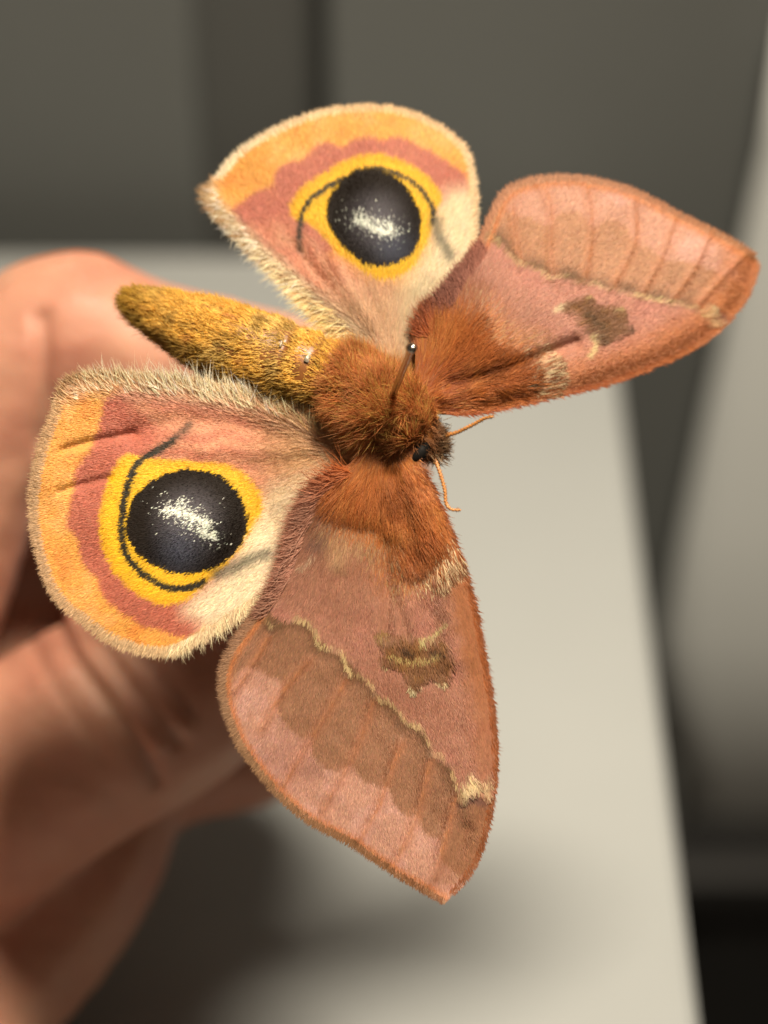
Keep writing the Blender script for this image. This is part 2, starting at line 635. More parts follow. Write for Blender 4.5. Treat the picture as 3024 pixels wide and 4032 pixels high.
def hind_colour(W_, q, lower):
    n1, n2 = vnoise(q, 90, 1), vnoise(q, 26, 2)
    qj = q + np.stack([vnoise(q, 22, 5), vnoise(q, 22, 6)], 1) * 4
    orange = (236, 160, 76) if lower else (238, 162, 76)
    pink = (192, 102, 78) if lower else (198, 110, 88)
    salmon = (202, 120, 90) if lower else (214, 130, 98)
    c = np.tile(lin(orange), (len(q), 1))
    c = mixc(c, (245, 172, 100), ss(n1 + 0.5 * n2, 0.0, 1.0) * 0.7)
    c = mixc(c, (226, 132, 58), ss(-n1 + 0.5 * n2, 0.1, 1.1) * 0.7)
    pk = ss(sdf(qj + np.stack([n2, n1], 1) * 5, W_.pink), -13, 13)
    c = mixc(c, pink, pk)
    c = mixc(c, salmon, ss(n2 + n1, 0, 1.4) * pk * 0.35)
    c = region(c, qj, W_.inner, salmon, 45, 0.95)
    st = np.sin(np.arctan2(q[:, 1] - W_.base[1], q[:, 0] - W_.base[0]) * 46 + n1 * 2.2) * 0.5 + 0.5
    inn = ss(sdf(q, W_.inner), -30, 60)
    c = mixc(c, (222, 152, 112) if lower else (238, 170, 132), st * inn * 0.55)
    rb = np.linalg.norm(q - W_.base, axis=1)
    c = mixc(c, (226, 172, 120) if lower else (238, 184, 140), (1 - ss(rb, 120, 430)) * 0.75)
    c = region(c, qj, W_.cream, (254, 216, 176) if lower else (240, 202, 160), 66)
    c = mixc(c, (214, 176, 138), ss(n1, 0.1, 0.9) * ss(sdf(q, W_.cream), -20, 30) * 0.5)
    c = region(c, qj, W_.yellow, (246, 180, 36), 10)
    ow = sdf(qj, W_.yellow)
    c = mixc(c, (222, 150, 30), (1 - ss(np.abs(ow - 14), 0, 26)) * (ow > 0) * 0.35)
    sd = seg_dist(q, W_.smudge)
    c = mixc(c, (112, 98, 78), np.exp(-(sd / W_.smudge_w) ** 2) * 0.85)
    c = stroke(c, qj, W_.arc, (46, 36, 22), W_.arc_w, 5)
    td = seg_dist(q, W_.arc_tail)
    c = mixc(c, (70, 52, 36), np.exp(-(td / (W_.arc_w * 1.25)) ** 2) * 0.8)
    es = sdf(qj, W_.eye)
    ctr = W_.eye.mean(0)
    er = np.linalg.norm((q - ctr), axis=1) / np.sqrt(np.abs(np.ptp(W_.eye[:, 0]) * np.ptp(W_.eye[:, 1]))) * 2
    ec = np.tile(lin((30, 20, 14)), (len(q), 1))
    ec = mixc(ec, (104, 92, 94), (1 - ss(er, 0.05, 0.85)) * 0.8)
    ec = mixc(ec, (96, 94, 108), np.exp(-(np.linalg.norm(q - W_.blue, axis=1) / 75) ** 2) * 0.4)  # bluish sheen painted into the scale colour
    ec = mixc(ec, (255, 240, 216), np.where(rng.random(len(q)) < dash_prob(q, W_.glint, W_.glint2), rng.random(len(q)) ** 0.3, 0.0))
    em = ss(es, -3, 3)[:, None]
    c = c * (1 - em) + ec * em
    for ln_, wd in W_.dark_veins:
        c = stroke(c, q, ln_, (128, 62, 40), wd, 4, 0.6)
    return c


A.inner = smooth_line(C3((1640, 420), (1100, 200), (700, 180), (560, 260), (640, 330), (700, 420), (640, 500), (800, 560), (1000, 560), (1150, 600), (1220, 700), (1350, 640), (1640, 560)), True, 20)
A.smudge_w, A.arc_w = 24, 13
A.blue = C3((800, 950))[0]
A.dark_veins = [(A.veins[0], 3), (A.veins[1], 2.5)]  # colour darker along the two pleats


def a_edge(q):
    d = seg_dist(q, A.out, True)
    return d


def A_colour(q):
    c = hind_colour(A, q, True)
    ed = np.where(inside(q, A.out), seg_dist(q, A.out, True), 0)
    top = ss(seg_dist(q, A.anal), 95, 35)
    c = mixc(c, (250, 198, 160), top * 0.7)
    c = mixc(c, (218, 170, 124), (1 - ss(ed, 18, 34)) * 0.95)
    return c


A.anal = smooth_line(C3((1560, 395), (1450, 335), (1300, 265), (1150, 215), (1000, 190), (850, 155), (700, 140), (560, 128), (430, 120), (310, 128), (240, 165)))
A.outer = smooth_line(C3((250, 160), (190, 240), (155, 330), (120, 420), (90, 530), (68, 650), (62, 760), (74, 880), (100, 990), (130, 1090), (170, 1170), (225, 1240), (305, 1300), (400, 1375),
                         (500, 1425), (600, 1458), (700, 1470), (780, 1455)))
A.lower = smooth_line(C3((760, 1460), (860, 1410), (950, 1360), (1040, 1305), (1120, 1245), (1200, 1190)))


def A_depth(q):
    r = mm_from(q, A.base)
    w = -3.5 + 0.06 * r + 0.0016 * r * r
    w = w + 0.55 * np.exp(-((np.linalg.norm(q - A.eye.mean(0), axis=1) / 200) ** 2))
    w += -0.2 * np.exp(-(seg_dist(q, A.veins[0]) / 17) ** 2) - 0.15 * np.exp(-(seg_dist(q, A.veins[1]) / 15) ** 2)
    w += pleats(q, [(A.veins[2], -0.2, 44), (A.veins[3], 0.14, 36), (A.veins[4], -0.1, 32)])
    w += 0.12 * vnoise(q, 170, 11)
    return w


A.depth = A_depth
A.colour = A_colour
A.flow_dir = lambda q: unit(q - np.array([1520., 1720.]))


def A_flow(q, ed, edir):
    d = A.flow_dir(q)
    an = seg_dist(q, A.anal)
    k = (1 - ss(an, 20, 110))
    out = np.array([-0.42, -0.9])
    d = unit(d * (1 - 0.75 * k)[:, None] + out * (0.75 * k)[:, None])
    rb = np.linalg.norm(q - A.base, axis=1)
    ln = 20 + 40 * k + 48 * (1 - ss(rb, 150, 520)) + 18 * ss(sdf(q, A.cream), 0, 60)
    lift = 0.05 + 0.19 * k
    return d, ln, lift


A.flow = A_flow
build_wing(A, 'hindwing', 'lower hindwing with taupe fringe, sharply in focus')
cover(A, 76000)
fringe(A, A.outer, 3800, [32, 32, 30, 30, 32, 34, 32], [(210, 160, 116), (200, 154, 114), (206, 160, 120), (212, 166, 124), (222, 180, 136)], 0.35, 0.16, 34, 0.08)
fringe(A, A.anal[::-1], 2500, [34, 52, 58, 64, 74, 82, 82, 76], [(250, 200, 164), (252, 204, 168), (253, 206, 170), (246, 200, 164), (248, 198, 152), (246, 186, 126)], 0.45, 0.2, 60, 0.2)
fringe(A, A.lower, 1700, [36, 38, 42], [(222, 182, 142), (218, 178, 140), (208, 168, 132)], 0.5, 0.2, 26, 0.08)

fringe(A, A.anal[::-1], 600, [50, 90, 104, 112, 120, 124, 120, 100], [(240, 200, 160), (250, 214, 176), (254, 220, 184), (254, 206, 150)], 0.35, 0.32, 50, 0.3, (1.6, 2.8), 'long_hair')
fringe(A, A.lower, 260, [60, 66, 70], [(220, 190, 150)], 0.5, 0.35, 26, 0.2, (1.6, 2.8), 'long_hair')

# ---------------- upper hindwing
B = Wing()
B.base = np.array([1520., 1400.])
B.outline = C1((105, 520), (165, 430), (215, 365), (275, 305), (360, 245), (460, 190), (570, 140), (700, 95), (830, 72), (960, 64), (1080, 70), (1180, 92), (1280, 132), (1375, 185), (1450, 245),
               (1500, 305), (1527, 380), (1540, 460), (1548, 560), (1546, 680), (1540, 800), (1510, 930), (1460, 1090), (1420, 1300), (1330, 1520), (1130, 1540), (960, 1370), (860, 1280), (750, 1180),
               (640, 1085), (530, 990), (430, 900), (340, 815), (240, 715), (165, 640), (115, 575))
B.eye = smooth_line(C1((745, 650), (755, 580), (790, 515), (850, 455), (920, 420), (990, 410), (1060, 425), (1130, 465), (1190, 530), (1230, 600), (1252, 690), (1250, 770), (1220, 850),
                       (1170, 910), (1100, 942), (1020, 955), (940, 930), (870, 870), (810, 800), (765, 730)), True, 14)
B.yellow = smooth_line(C1((548, 620), (590, 540), (680, 460), (780, 400), (880, 350), (980, 325), (1080, 340), (1180, 375), (1280, 440), (1345, 520), (1360, 580), (1328, 640), (1312, 740), (1262, 850),
                          (1205, 950), (1130, 1020), (1050, 1045), (980, 1010), (890, 935), (800, 858), (730, 775), (650, 705), (580, 690)), True, 14)
B.arc = smooth_line(C1((602, 780), (605, 720), (618, 640), (665, 572), (745, 512), (830, 467), (920, 422), (990, 404), (1070, 414), (1150, 447), (1230, 502), (1288, 567), (1316, 630), (1314, 700)))
B.arc_tail = smooth_line(C1((605, 850), (600, 790), (606, 700)))
B.pink = smooth_line(C1((255, 650), (300, 580), (370, 530), (455, 500), (475, 420), (540, 375), (620, 362), (680, 300), (750, 265), (830, 292), (900, 250), (985, 235), (1050, 252), (1120, 235),
                        (1200, 270), (1290, 310), (1385, 372), (1450, 400), (1505, 450), (1495, 560), (1380, 620), (900, 800), (600, 900), (420, 830)), True, 16)
B.inner = smooth_line(C1((300, 780), (420, 700), (540, 700), (620, 760), (720, 800), (800, 880), (900, 960), (1000, 1040), (1120, 1080), (1180, 1250), (1200, 1480), (1000, 1420), (700, 1150)), True, 20)
B.cream = smooth_line(C1((1400, 540), (1340, 620), (1320, 740), (1260, 870), (1200, 980), (1150, 1100), (1140, 1280), (1180, 1480), (1400, 1300), (1600, 900), (1600, 500), (1500, 520)), True, 20)
B.smudge = smooth_line(C1((1330, 690), (1345, 790), (1395, 900)))
B.glint = smooth_line(C1((915, 680), (960, 700), (1020, 735), (1070, 752), (1090, 725)))
B.glint2 = smooth_line(C1((920, 660), (1010, 700), (1090, 720), (1110, 750)))
B.smudge_w, B.arc_w = 22, 9
B.blue = C1((1100, 830))[0]
B.dark_veins = []
B.veins = [smooth_line(C1(*v)) for v in (((560, 820), (760, 1050), (1000, 1330)), ((780, 900), (900, 1100), (1050, 1340)), ((930, 1010), (1010, 1180), (1090, 1380)))]
B.anal = smooth_line(C1((105, 520), (115, 575), (165, 640), (240, 715), (340, 815), (430, 900), (530, 990), (640, 1085), (750, 1180), (860, 1280), (960, 1370)))
B.outer = smooth_line(C1((105, 520), (165, 430), (215, 365), (275, 305), (360, 245), (460, 190), (570, 140), (700, 95), (830, 72), (960, 64), (1080, 70), (1180, 92), (1280, 132), (1375, 185), (1450, 245),
                         (1500, 305), (1527, 380), (1540, 460), (1548, 560), (1546, 680), (1540, 800)))


def B_colour(q):
    c = hind_colour(B, q, False)
    ed = np.where(inside(q, B.out), seg_dist(q, B.out, True), 0)
    c = mixc(c, (232, 196, 158), (1 - ss(seg_dist(q, B.anal), 20, 60)) * 0.85)
    c = mixc(c, (222, 170, 122), (1 - ss(ed, 12, 28)) * 0.9)
    return c * 0.80


def B_depth(q):
    r = mm_from(q, B.base)
    w = -3.7 - 0.27 * r - 0.002 * r * r
    w = w + 0.55 * np.exp(-((np.linalg.norm(q - B.eye.mean(0), axis=1) / 190) ** 2))
    w += pleats(q, [(B.veins[0], -0.13, 26), (B.veins[1], 0.10, 26), (B.veins[2], -0.10, 24)])
    w += 0.12 * vnoise(q, 150, 12)
    return w


B.depth, B.colour = B_depth, B_colour
B.flow_dir = lambda q: unit(q - np.array([1530., 1500.]))


def B_flow(q, ed, edir):
    d = B.flow_dir(q)
    an = seg_dist(q, B.anal)
    k = (1 - ss(an, 15, 80))
    d = unit(d * (1 - 0.6 * k)[:, None] + np.array([-0.85, 0.3]) * (0.6 * k)[:, None])
    rb = np.linalg.norm(q - B.base, axis=1)
    ln = 18 + 40 * k + 44 * (1 - ss(rb, 130, 420)) + 18 * ss(sdf(q, B.cream), 0, 60)
    return d, ln, 0.05 + 0.17 * k


B.flow = B_flow
build_wing(B, 'hindwing', 'upper hindwing with cream leading area, softer focus')
cover(B, 52000)
fringe(B, B.outer, 3000, [28, 26, 24, 24, 24, 26], [(236, 206, 172), (226, 188, 148), (220, 172, 126), (220, 174, 132), (222, 190, 152)], 0.45, 0.16, 24, 0.06)
fringe(B, B.anal[::-1], 3000, [96, 100, 86, 66, 58, 50, 42, 36], [(232, 176, 110), (236, 186, 130), (236, 196, 156), (238, 208, 176), (240, 214, 186)], 0.4, 0.22, 40, 0.15)

fringe(B, B.anal[::-1], 450, [130, 136, 116, 92, 80, 70, 58, 50], [(246, 196, 134), (250, 206, 156), (250, 220, 184), (250, 226, 198)], 0.3, 0.34, 40, 0.3, (1.6, 2.8), 'long_hair')

# ---------------- lower forewing
F = Wing()
F.base = np.array([1590., 1800.])
F.outline = C4((950, -40), (1010, 95), (1040, 140), (1085, 240), (1130, 340), (1175, 445), (1215, 555), (1250, 665), (1280, 790), (1310, 940), (1335, 1070), (1358, 1220), (1375, 1370), (1378, 1490),
               (1372, 1600), (1354, 1720), (1330, 1830), (1290, 1950), (1230, 2050), (1175, 2105), (1128, 2150), (1080, 2118), (1000, 2072), (900, 2012), (800, 1942), (700, 1872), (600, 1820), (505, 1768),
               (408, 1690), (330, 1612), (252, 1512), (182, 1412), (133, 1300), (104, 1200), (96, 1120), (106, 1035), (145, 955), (205, 865), (262, 785), (320, 700), (362, 620), (402, 530), (440, 420),
               (475, 340), (515, 260), (560, 195), (620, 145), (690, 90), (790, 0))
F.pm = smooth_line(C4((270, 770), (300, 800), (330, 845), (380, 822), (440, 802), (500, 830), (540, 880), (560, 937), (620, 942), (668, 990), (690, 1062), (740, 1070), (790, 1112), (820, 1180), (870, 1192),
                      (920, 1242), (950, 1292), (1010, 1312), (1050, 1362), (1072, 1440), (1120, 1452), (1160, 1502), (1190, 1590), (1215, 1640)))
F.beyond = smooth_line(np.concatenate([F.pm[::3], C4((1330, 1650), (1420, 1800), (1130, 2300), (600, 2000), (0, 1500), (0, 900))]), True, 20)
F.distal = smooth_line(C4((150, 1100), (230, 1040), (300, 1070), (372, 1108), (352, 1210), (395, 1310), (465, 1372), (515, 1365), (515, 1455), (575, 1512), (645, 1525), (690, 1498), (745, 1560), (820, 1595),
                          (870, 1600), (905, 1690), (965, 1742), (1000, 1730), (1040, 1820), (1110, 1850), (1120, 1960), (1230, 2060), (1130, 2260), (600, 2000), (0, 1500)), True, 18)
F.veins = [smooth_line(C4(*v)) for v in (((310, 900), (230, 1040), (150, 1160)), ((500, 1010), (380, 1150), (280, 1330)), ((670, 1100), (560, 1290), (470, 1440), (380, 1600)),
                                         ((800, 1200), (740, 1370), (650, 1560), (560, 1720)), ((930, 1400), (870, 1560), (820, 1700), (730, 1860)), ((1065, 1480), (1010, 1720), (930, 1900), (880, 1980)),
                                         ((1190, 1640), (1150, 1790), (1090, 2040)))]
F.rust = smooth_line(C4((560, 170), (590, 240), (640, 300), (720, 340), (800, 380), (850, 450), (880, 570), (950, 610), (1030, 590), (1095, 540), (1165, 450), (1120, 320), (1040, 140), (950, 60), (700, 90)), True, 16)
F.tufts = [(smooth_line(C4(*v)), k, w_, a) for v, k, w_, a in (
    (((560, 240), (590, 330), (560, 420)), (122, 84, 74), 34, 0.8), (((610, 360), (640, 440), (640, 520)), (190, 140, 100), 40, 0.75), (((720, 430), (790, 460), (860, 490)), (194, 146, 104), 34, 0.75),
    (((870, 560), (880, 660)), (128, 72, 36), 18, 0.7), (((900, 665), (960, 645), (1020, 640)), (196, 160, 110), 10, 0.8), (((920, 180), (960, 380), (975, 420)), (176, 120, 74), 9, 0.5),
    (((870, 120), (880, 230)), (120, 52, 18), 40, 0.5), (((480, 560), (530, 500), (545, 520)), (214, 176, 140), 6, 0.6))]
F.costal_spot = smooth_line(C4((1068, 600), (1115, 645), (1150, 590), (1205, 540), (1192, 480), (1140, 520)), True, 10)
F.costal_dark = smooth_line(C4((1050, 570), (1100, 530), (1150, 470), (1175, 440)))
F.discal = smooth_line(C4((815, 870), (890, 895), (970, 880), (1040, 915), (1105, 900), (1155, 950), (1165, 1040), (1125, 1110), (1075, 1070), (1010, 1110), (985, 1150), (958, 1085), (930, 1035), (875, 1010), (835, 1010), (850, 940)), True, 10)
F.discal_marks = [(smooth_line(C4(*v)), k, w_) for v, k, w_ in (
    (((1020, 912), (1085, 890), (1130, 835)), (206, 176, 118), 8), (((870, 965), (940, 990), (1040, 985), (1100, 965)), (196, 160, 96), 7), (((840, 1020), (865, 1040)), (200, 170, 120), 8),
    (((970, 1130), (990, 1155), (1010, 1130)), (214, 186, 140), 8), (((1090, 1100), (1120, 1120), (1135, 1100)), (206, 176, 130), 8), (((935, 945), (975, 955)), (58, 34, 16), 14), (((1070, 950), (1115, 955)), (78, 54, 34), 10),
    (((820, 885), (870, 880)), (150, 110, 60), 6))]
F.apex_spot = smooth_line(C4((1200, 1652), (1215, 1580), (1265, 1535), (1310, 1572), (1352, 1540), (1346, 1630), (1325, 1650), (1290, 1612), (1250, 1640)), True, 10)
F.apex_dark = smooth_line(C4((1215, 1680), (1265, 1650), (1320, 1680)))
F.costa = smooth_line(C4((1010, 95), (1085, 240), (1175, 445), (1250, 665), (1310, 940), (1358, 1220), (1378, 1490), (1354, 1720), (1290, 1950), (1175, 2105)))
F.outer = smooth_line(C4((1128, 2150), (1080, 2118), (1000, 2072), (900, 2012), (800, 1942), (700, 1872), (600, 1820), (505, 1768), (408, 1690), (330, 1612), (252, 1512), (182, 1412), (133, 1300), (104, 1200),
                         (96, 1120), (106, 1035), (145, 955), (205, 865), (262, 785)))
F.rear = smooth_line(C4((262, 785), (320, 700), (362, 620), (402, 530), (440, 420), (475, 340), (515, 260), (560, 195), (620, 145), (690, 100)))


def fore_colour(W_, q, lower):
    n1, n2, n3 = vnoise(q, 110, 3), vnoise(q, 30, 4), vnoise(q, 300, 9)
    qj = q + np.stack([vnoise(q, 20, 7), vnoise(q, 20, 8)], 1) * 5
    med, beyond, dist, rust, costa = ((174, 114, 90), (160, 107, 78), (198, 140, 116), (206, 114, 52), (162, 96, 58)) if lower else \
                                     ((190, 124, 102), (184, 126, 92), (200, 140, 114), (210, 114, 50), (184, 106, 60))
    c = np.tile(lin(med), (len(q), 1))
    c = mixc(c, (188, 116, 98), ss(n1, 0, 0.9) * 0.5)
    c = mixc(c, (150, 90, 66), ss(-n1 + n2 * 0.4, 0.1, 1) * 0.4)
    rb = np.linalg.norm(q - W_.base, axis=1)
    c = mixc(c, (158, 98, 66), (1 - ss(rb, W_.warm[0], W_.warm[1])) * 0.55)
    bm_ = ss(sdf(qj, W_.beyond), -6, 6)
    c = mixc(c, beyond, bm_)
    pd = seg_dist(qj, W_.pm)
    c = mixc(c, (112, 72, 46), np.exp(-(pd / 40) ** 2) * bm_ * 0.85)
    dm = ss(sdf(qj, W_.distal), -12, 12) * 0.95
    c = mixc(c, dist, dm)
    c = mixc(c, (210, 154, 138), ss(n1 + 0.5 * n2, -0.1, 0.8) * dm * 0.5)
    c = mixc(c, (160, 102, 86), ss(-n3, 0.1, 0.9) * dm * 0.5)
    cm = seg_dist(q, W_.costa)
    c = mixc(c, costa, (1 - ss(cm + n2 * 18, W_.costa_w * 0.35, W_.costa_w)) * 0.85 * W_.costa_fade(q))
    ru = ss(sdf(qj + np.stack([n2, n1], 1) * 40, W_.rust), -140, 70) * 0.92
    ru = ru * (1 - 0.45 * ss(rb, 230, 560))
    c = mixc(c, rust, ru)
    c = mixc(c, (164, 78, 30), ss(vnoise(q, 48, 71) + n2 * 0.6, 0.0, 0.9) * ru * 0.75)
    c = mixc(c, (236, 156, 84), ss(vnoise(q, 60, 72) + n1 * 0.4, 0.1, 0.9) * ru * 0.7)
    for ln_, k, wd, am in W_.tufts:
        c = mixc(c, k, np.exp(-(seg_dist(qj, ln_) / wd) ** 2) * am)
    for v in W_.veins:
        vd = seg_dist(q, v)
        c = mixc(c, (196, 122, 74), np.exp(-(vd / 6.0) ** 2) * np.clip(0.32 + 0.5 * n2, 0.05, 0.7) * (bm_ > 0.3))
        c = mixc(c, (190, 112, 76), np.exp(-(vd / 24) ** 2) * 0.3 * (bm_ > 0.3))
    c = mixc(c, (222, 180, 124), np.exp(-((pd - 2) / 4.4) ** 2) * np.clip(0.45 + 0.8 * vnoise(q, 44, 17), 0.05, 0.95) * W_.pm_amt)
    c = region(c, qj + np.stack([vnoise(q, 14, 73), vnoise(q, 14, 74)], 1) * 7, W_.discal, (126, 78, 42), 15, 0.9)
    c = mixc(c, (146, 92, 44), ss(n2, 0, 0.8) * ss(sdf(qj, W_.discal), -5, 10) * 0.6)
    for ln_, k, wd in W_.discal_marks:
        c = mixc(c, k, np.exp(-(seg_dist(qj, ln_) / wd) ** 2) * 0.9)
    c = stroke(c, qj, W_.costal_dark, (98, 50, 30), 22, 14, 0.75)
    c = mixc(c, (246, 206, 158), ss(sdf(qj, W_.costal_spot), -22, 8) * 0.95)
    c = stroke(c, qj, W_.apex_dark, (112, 70, 60), 18, 14, 0.75)
    c = mixc(c, (236, 196, 146), ss(sdf(qj, W_.apex_spot), -5, 18) * np.clip(0.8 + 0.4 * n2, 0, 1))
    od = seg_dist(q, W_.outer)
    c = mixc(c, (198, 116, 66), np.exp(-((od - 24) / 13) ** 2) * 0.8)
    c = mixc(c, (168, 118, 82), (1 - ss(od, 8, 20)) * 0.9)
    return c


F.warm, F.costa_w, F.pm_amt = (350, 800), 130, 0.95
F.costa_fade = lambda q: 0.35 + 0.65 * (1 - ss(q[:, 1], 2600, 3200))
F.colour = lambda q: fore_colour(F, q, True)


def F_depth(q):
    dx = (q - F.base) / PXMM
    r = np.hypot(dx[:, 0], dx[:, 1])
    w = -1.9 + 0.03 * r + 0.0022 * r * r
    w += -0.5 * np.exp(-(seg_dist(q, F.costa) / 45) ** 2) * 0.8
    for v in F.veins:
        w = w + 0.09 * np.exp(-(seg_dist(q, v) / 14) ** 2)
    w += pleats(q, F.folds)
    w += 0.16 * vnoise(q, 190, 13) + 0.05 * vnoise(q, 60, 14)
    return w


F.folds = [(smooth_line(C4((900, 150), (960, 360), (1000, 560))), -0.45, 30), (smooth_line(C4((860, 480), (870, 680), (860, 900))), -0.3, 26), (smooth_line(C4((1060, 300), (1140, 640), (1200, 1000))), 0.35, 60),
           (smooth_line(C4((1100, 2100), (1180, 1960), (1240, 1830))), -0.35, 40), (smooth_line(C4((640, 620), (560, 800))), -0.15, 24), (smooth_line(C4((900, 700), (960, 900))), -0.12, 20)]
F.depth = F_depth
F.flow_dir = lambda q: unit(q - np.array([1480., 1560.]))


def fore_flow(W_, q, ed, edir):
    d = W_.flow_dir(q)
    rb = np.linalg.norm(q - W_.base, axis=1)
    ru = ss(sdf(q, W_.rust), -25, 110)
    rear = 1 - ss(seg_dist(q, W_.rear), 30, 190)
    near = 1 - ss(rb, W_.warm[0], W_.warm[1])
    ln = 19 + 50 * ru + 42 * rear * near + 26 * near
    mark = 0.45 * np.exp(-(seg_dist(q, W_.pm) / 14) ** 2) + ss(sdf(q, W_.discal), -14, 5) + ss(sdf(q, W_.costal_spot), -14, 5) * 1.3 + ss(sdf(q, W_.apex_spot), -14, 5)
    ln = ln + 20 * np.clip(mark, 0, 1.4)
    lift = 0.045 + 0.17 * ru + 0.10 * np.clip(mark, 0, 1)
    n = np.stack([vnoise(q, 60, 21), vnoise(q, 60, 22)], 1)
    d = unit(d + n * (0.12 + 0.55 * ru)[:, None])
    if W_.rear_dir is not None:
        d = unit(d * (1 - 0.5 * rear * near)[:, None] + W_.rear_dir * (0.5 * rear * near)[:, None])
    return d, ln, lift


F.rear_dir = np.array([-0.75, 0.65])
F.flow = lambda q, ed, edir: fore_flow(F, q, ed, edir)
build_wing(F, 'forewing', 'lower forewing with cream wavy line and brown discal mark, sharply in focus')
cover(F, 96000)
fringe(F, F.outer, 4600, [20, 22, 24, 25, 26, 28, 30, 32, 34, 36], [(138, 84, 52), (146, 96, 62), (152, 104, 70), (158, 112, 78), (164, 118, 86), (156, 106, 76)], 0.4, 0.18, 20, 0.06)
fringe(F, F.costa, 4200, [60, 46, 40, 36, 34, 30, 26, 24, 24], [(160, 82, 36), (160, 84, 42), (156, 84, 44), (154, 84, 48), (154, 86, 50)], 0.78, 0.16, 20, 0.05)
fringe(F, F.rear[::-1], 3000, [80, 84, 80, 66, 52, 46], [(192, 102, 52), (176, 114, 88), (188, 124, 98), (188, 124, 100), (172, 114, 88)], 0.5, 0.28, 40, 0.2)

fringe(F, F.rear[::-1], 420, [120, 120, 110, 96, 70, 60], [(200, 104, 48), (190, 130, 104), (196, 138, 112), (186, 130, 104)], 0.4, 0.4, 40, 0.35, (1.6, 2.8), 'long_hair')

# ---------------- upper forewing
G = Wing()
G.base = np.array([1740., 1560.])
G.outline = C2((110, 1010), (190, 1100), (330, 1100), (450, 1080), (560, 1058), (680, 1030), (800, 1006), (920, 976), (1050, 936), (1180, 882), (1300, 826), (1400, 762), (1480, 692), (1545, 605), (1592, 518),
               (1607, 450), (1592, 410), (1535, 368), (1448, 318), (1350, 272), (1250, 222), (1150, 168), (1050, 122), (950, 92), (850, 72), (750, 65), (650, 72), (565, 92), (515, 112), (470, 160), (440, 220),
               (410, 290), (380, 365), (340, 435), (292, 498), (250, 570), (200, 635), (140, 690), (105, 780), (95, 900))
G.pm = smooth_line(C2((400, 330), (440, 340), (480, 380), (510, 430), (570, 462), (620, 468), (690, 512), (750, 502), (820, 532), (880, 542), (940, 562), (1010, 572), (1080, 592), (1150, 606), (1230, 622), (1300, 634), (1370, 672)))
G.beyond = smooth_line(np.concatenate([G.pm[::3], C2((1440, 700), (1700, 500), (1500, 200), (900, -60), (450, 0), (380, 200))]), True, 20)
G.distal = smooth_line(C2((480, 180), (540, 235), (620, 255), (680, 285), (720, 232), (790, 216), (850, 246), (868, 292), (930, 256), (1000, 270), (1042, 325), (1080, 362), (1150, 390), (1200, 432), (1280, 430),
                          (1335, 442), (1400, 472), (1470, 500), (1580, 540), (1700, 450), (1500, 200), (900, -60), (450, 0)), True, 18)
G.veins = [smooth_line(C2(*v)) for v in (((560, 450), (530, 300), (520, 130)), ((700, 500), (690, 380), (690, 200), (640, 80)), ((840, 520), (870, 300), (850, 100)), ((960, 550), (1060, 350), (1060, 150)),
                                         ((1090, 580), (1180, 420), (1240, 240)), ((1230, 600), (1340, 440), (1400, 300)), ((1340, 630), (1480, 470), (1560, 400)))]
G.rust = smooth_line(C2((110, 700), (230, 720), (330, 690), (390, 720), (410, 800), (500, 850), (620, 880), (615, 1010), (500, 1060), (250, 1090), (130, 1000)), True, 16)
G.tufts = [(smooth_line(C2(*v)), k, w_, a) for v, k, w_, a in (
    (((240, 690), (300, 660)), (120, 78, 66), 30, 0.7), (((340, 620), (400, 650)), (206, 164, 124), 20, 0.7), (((390, 760), (460, 780)), (200, 152, 104), 24, 0.75), (((550, 790), (640, 790)), (160, 110, 74), 30, 0.6),
    (((260, 970), (420, 930), (620, 860)), (128, 62, 24), 24, 0.75), (((620, 830), (660, 840)), (196, 156, 104), 14, 0.7), (((170, 950), (230, 990)), (150, 70, 50), 40, 0.6))]
G.costal_spot = smooth_line(C2((640, 890), (690, 880), (712, 930), (685, 1010), (635, 1032), (650, 950)), True, 10)
G.costal_dark = smooth_line(C2((610, 900), (625, 960), (610, 1020)))
G.discal = smooth_line(C2((720, 645), (770, 620), (840, 600), (880, 642), (985, 655), (1000, 720), (1030, 742), (940, 785), (905, 800), (870, 760), (825, 735), (790, 680)), True, 10)
G.discal_marks = [(smooth_line(C2(*v)), k, w_) for v, k, w_ in (
    (((700, 655), (725, 640)), (216, 184, 140), 10), (((860, 850), (885, 800), (870, 770)), (210, 176, 120), 9), (((830, 670), (860, 710), (900, 730)), (86, 56, 26), 14), (((1025, 738), (1035, 745)), (92, 66, 50), 9),
    (((960, 650), (1000, 660)), (206, 166, 110), 8), (((840, 600), (870, 605)), (200, 160, 100), 8), (((890, 770), (920, 790)), (94, 58, 26), 12))]
G.apex_spot = smooth_line(C2((1365, 640), (1400, 640), (1412, 690), (1450, 702), (1400, 722), (1362, 690)), True, 10)
G.apex_dark = smooth_line(C2((1420, 670), (1470, 690)))
G.costa = smooth_line(C2((215, 1095), (330, 1100), (450, 1080), (680, 1030), (920, 976), (1180, 882), (1400, 762), (1545, 605), (1607, 450)))
G.outer = smooth_line(C2((1592, 410), (1535, 368), (1448, 318), (1350, 272), (1250, 222), (1150, 168), (1050, 122), (950, 92), (850, 72), (750, 65), (650, 72), (565, 92), (515, 112), (470, 160), (440, 220),
                         (410, 290), (380, 365)))
G.rear = smooth_line(C2((380, 365), (340, 435), (292, 498), (250, 570), (205, 635), (160, 690), (140, 780)))
G.warm, G.costa_w, G.pm_amt = (300, 640), 190, 0.8
G.costa_fade = lambda q: np.ones(len(q))
G.colour = lambda q: fore_colour(G, q, False) * 0.92
G.folds = [(smooth_line(C2((260, 970), (420, 930), (620, 860), (800, 790))), -0.5, 26), (smooth_line(C2((420, 1020), (620, 960))), 0.3, 40)]


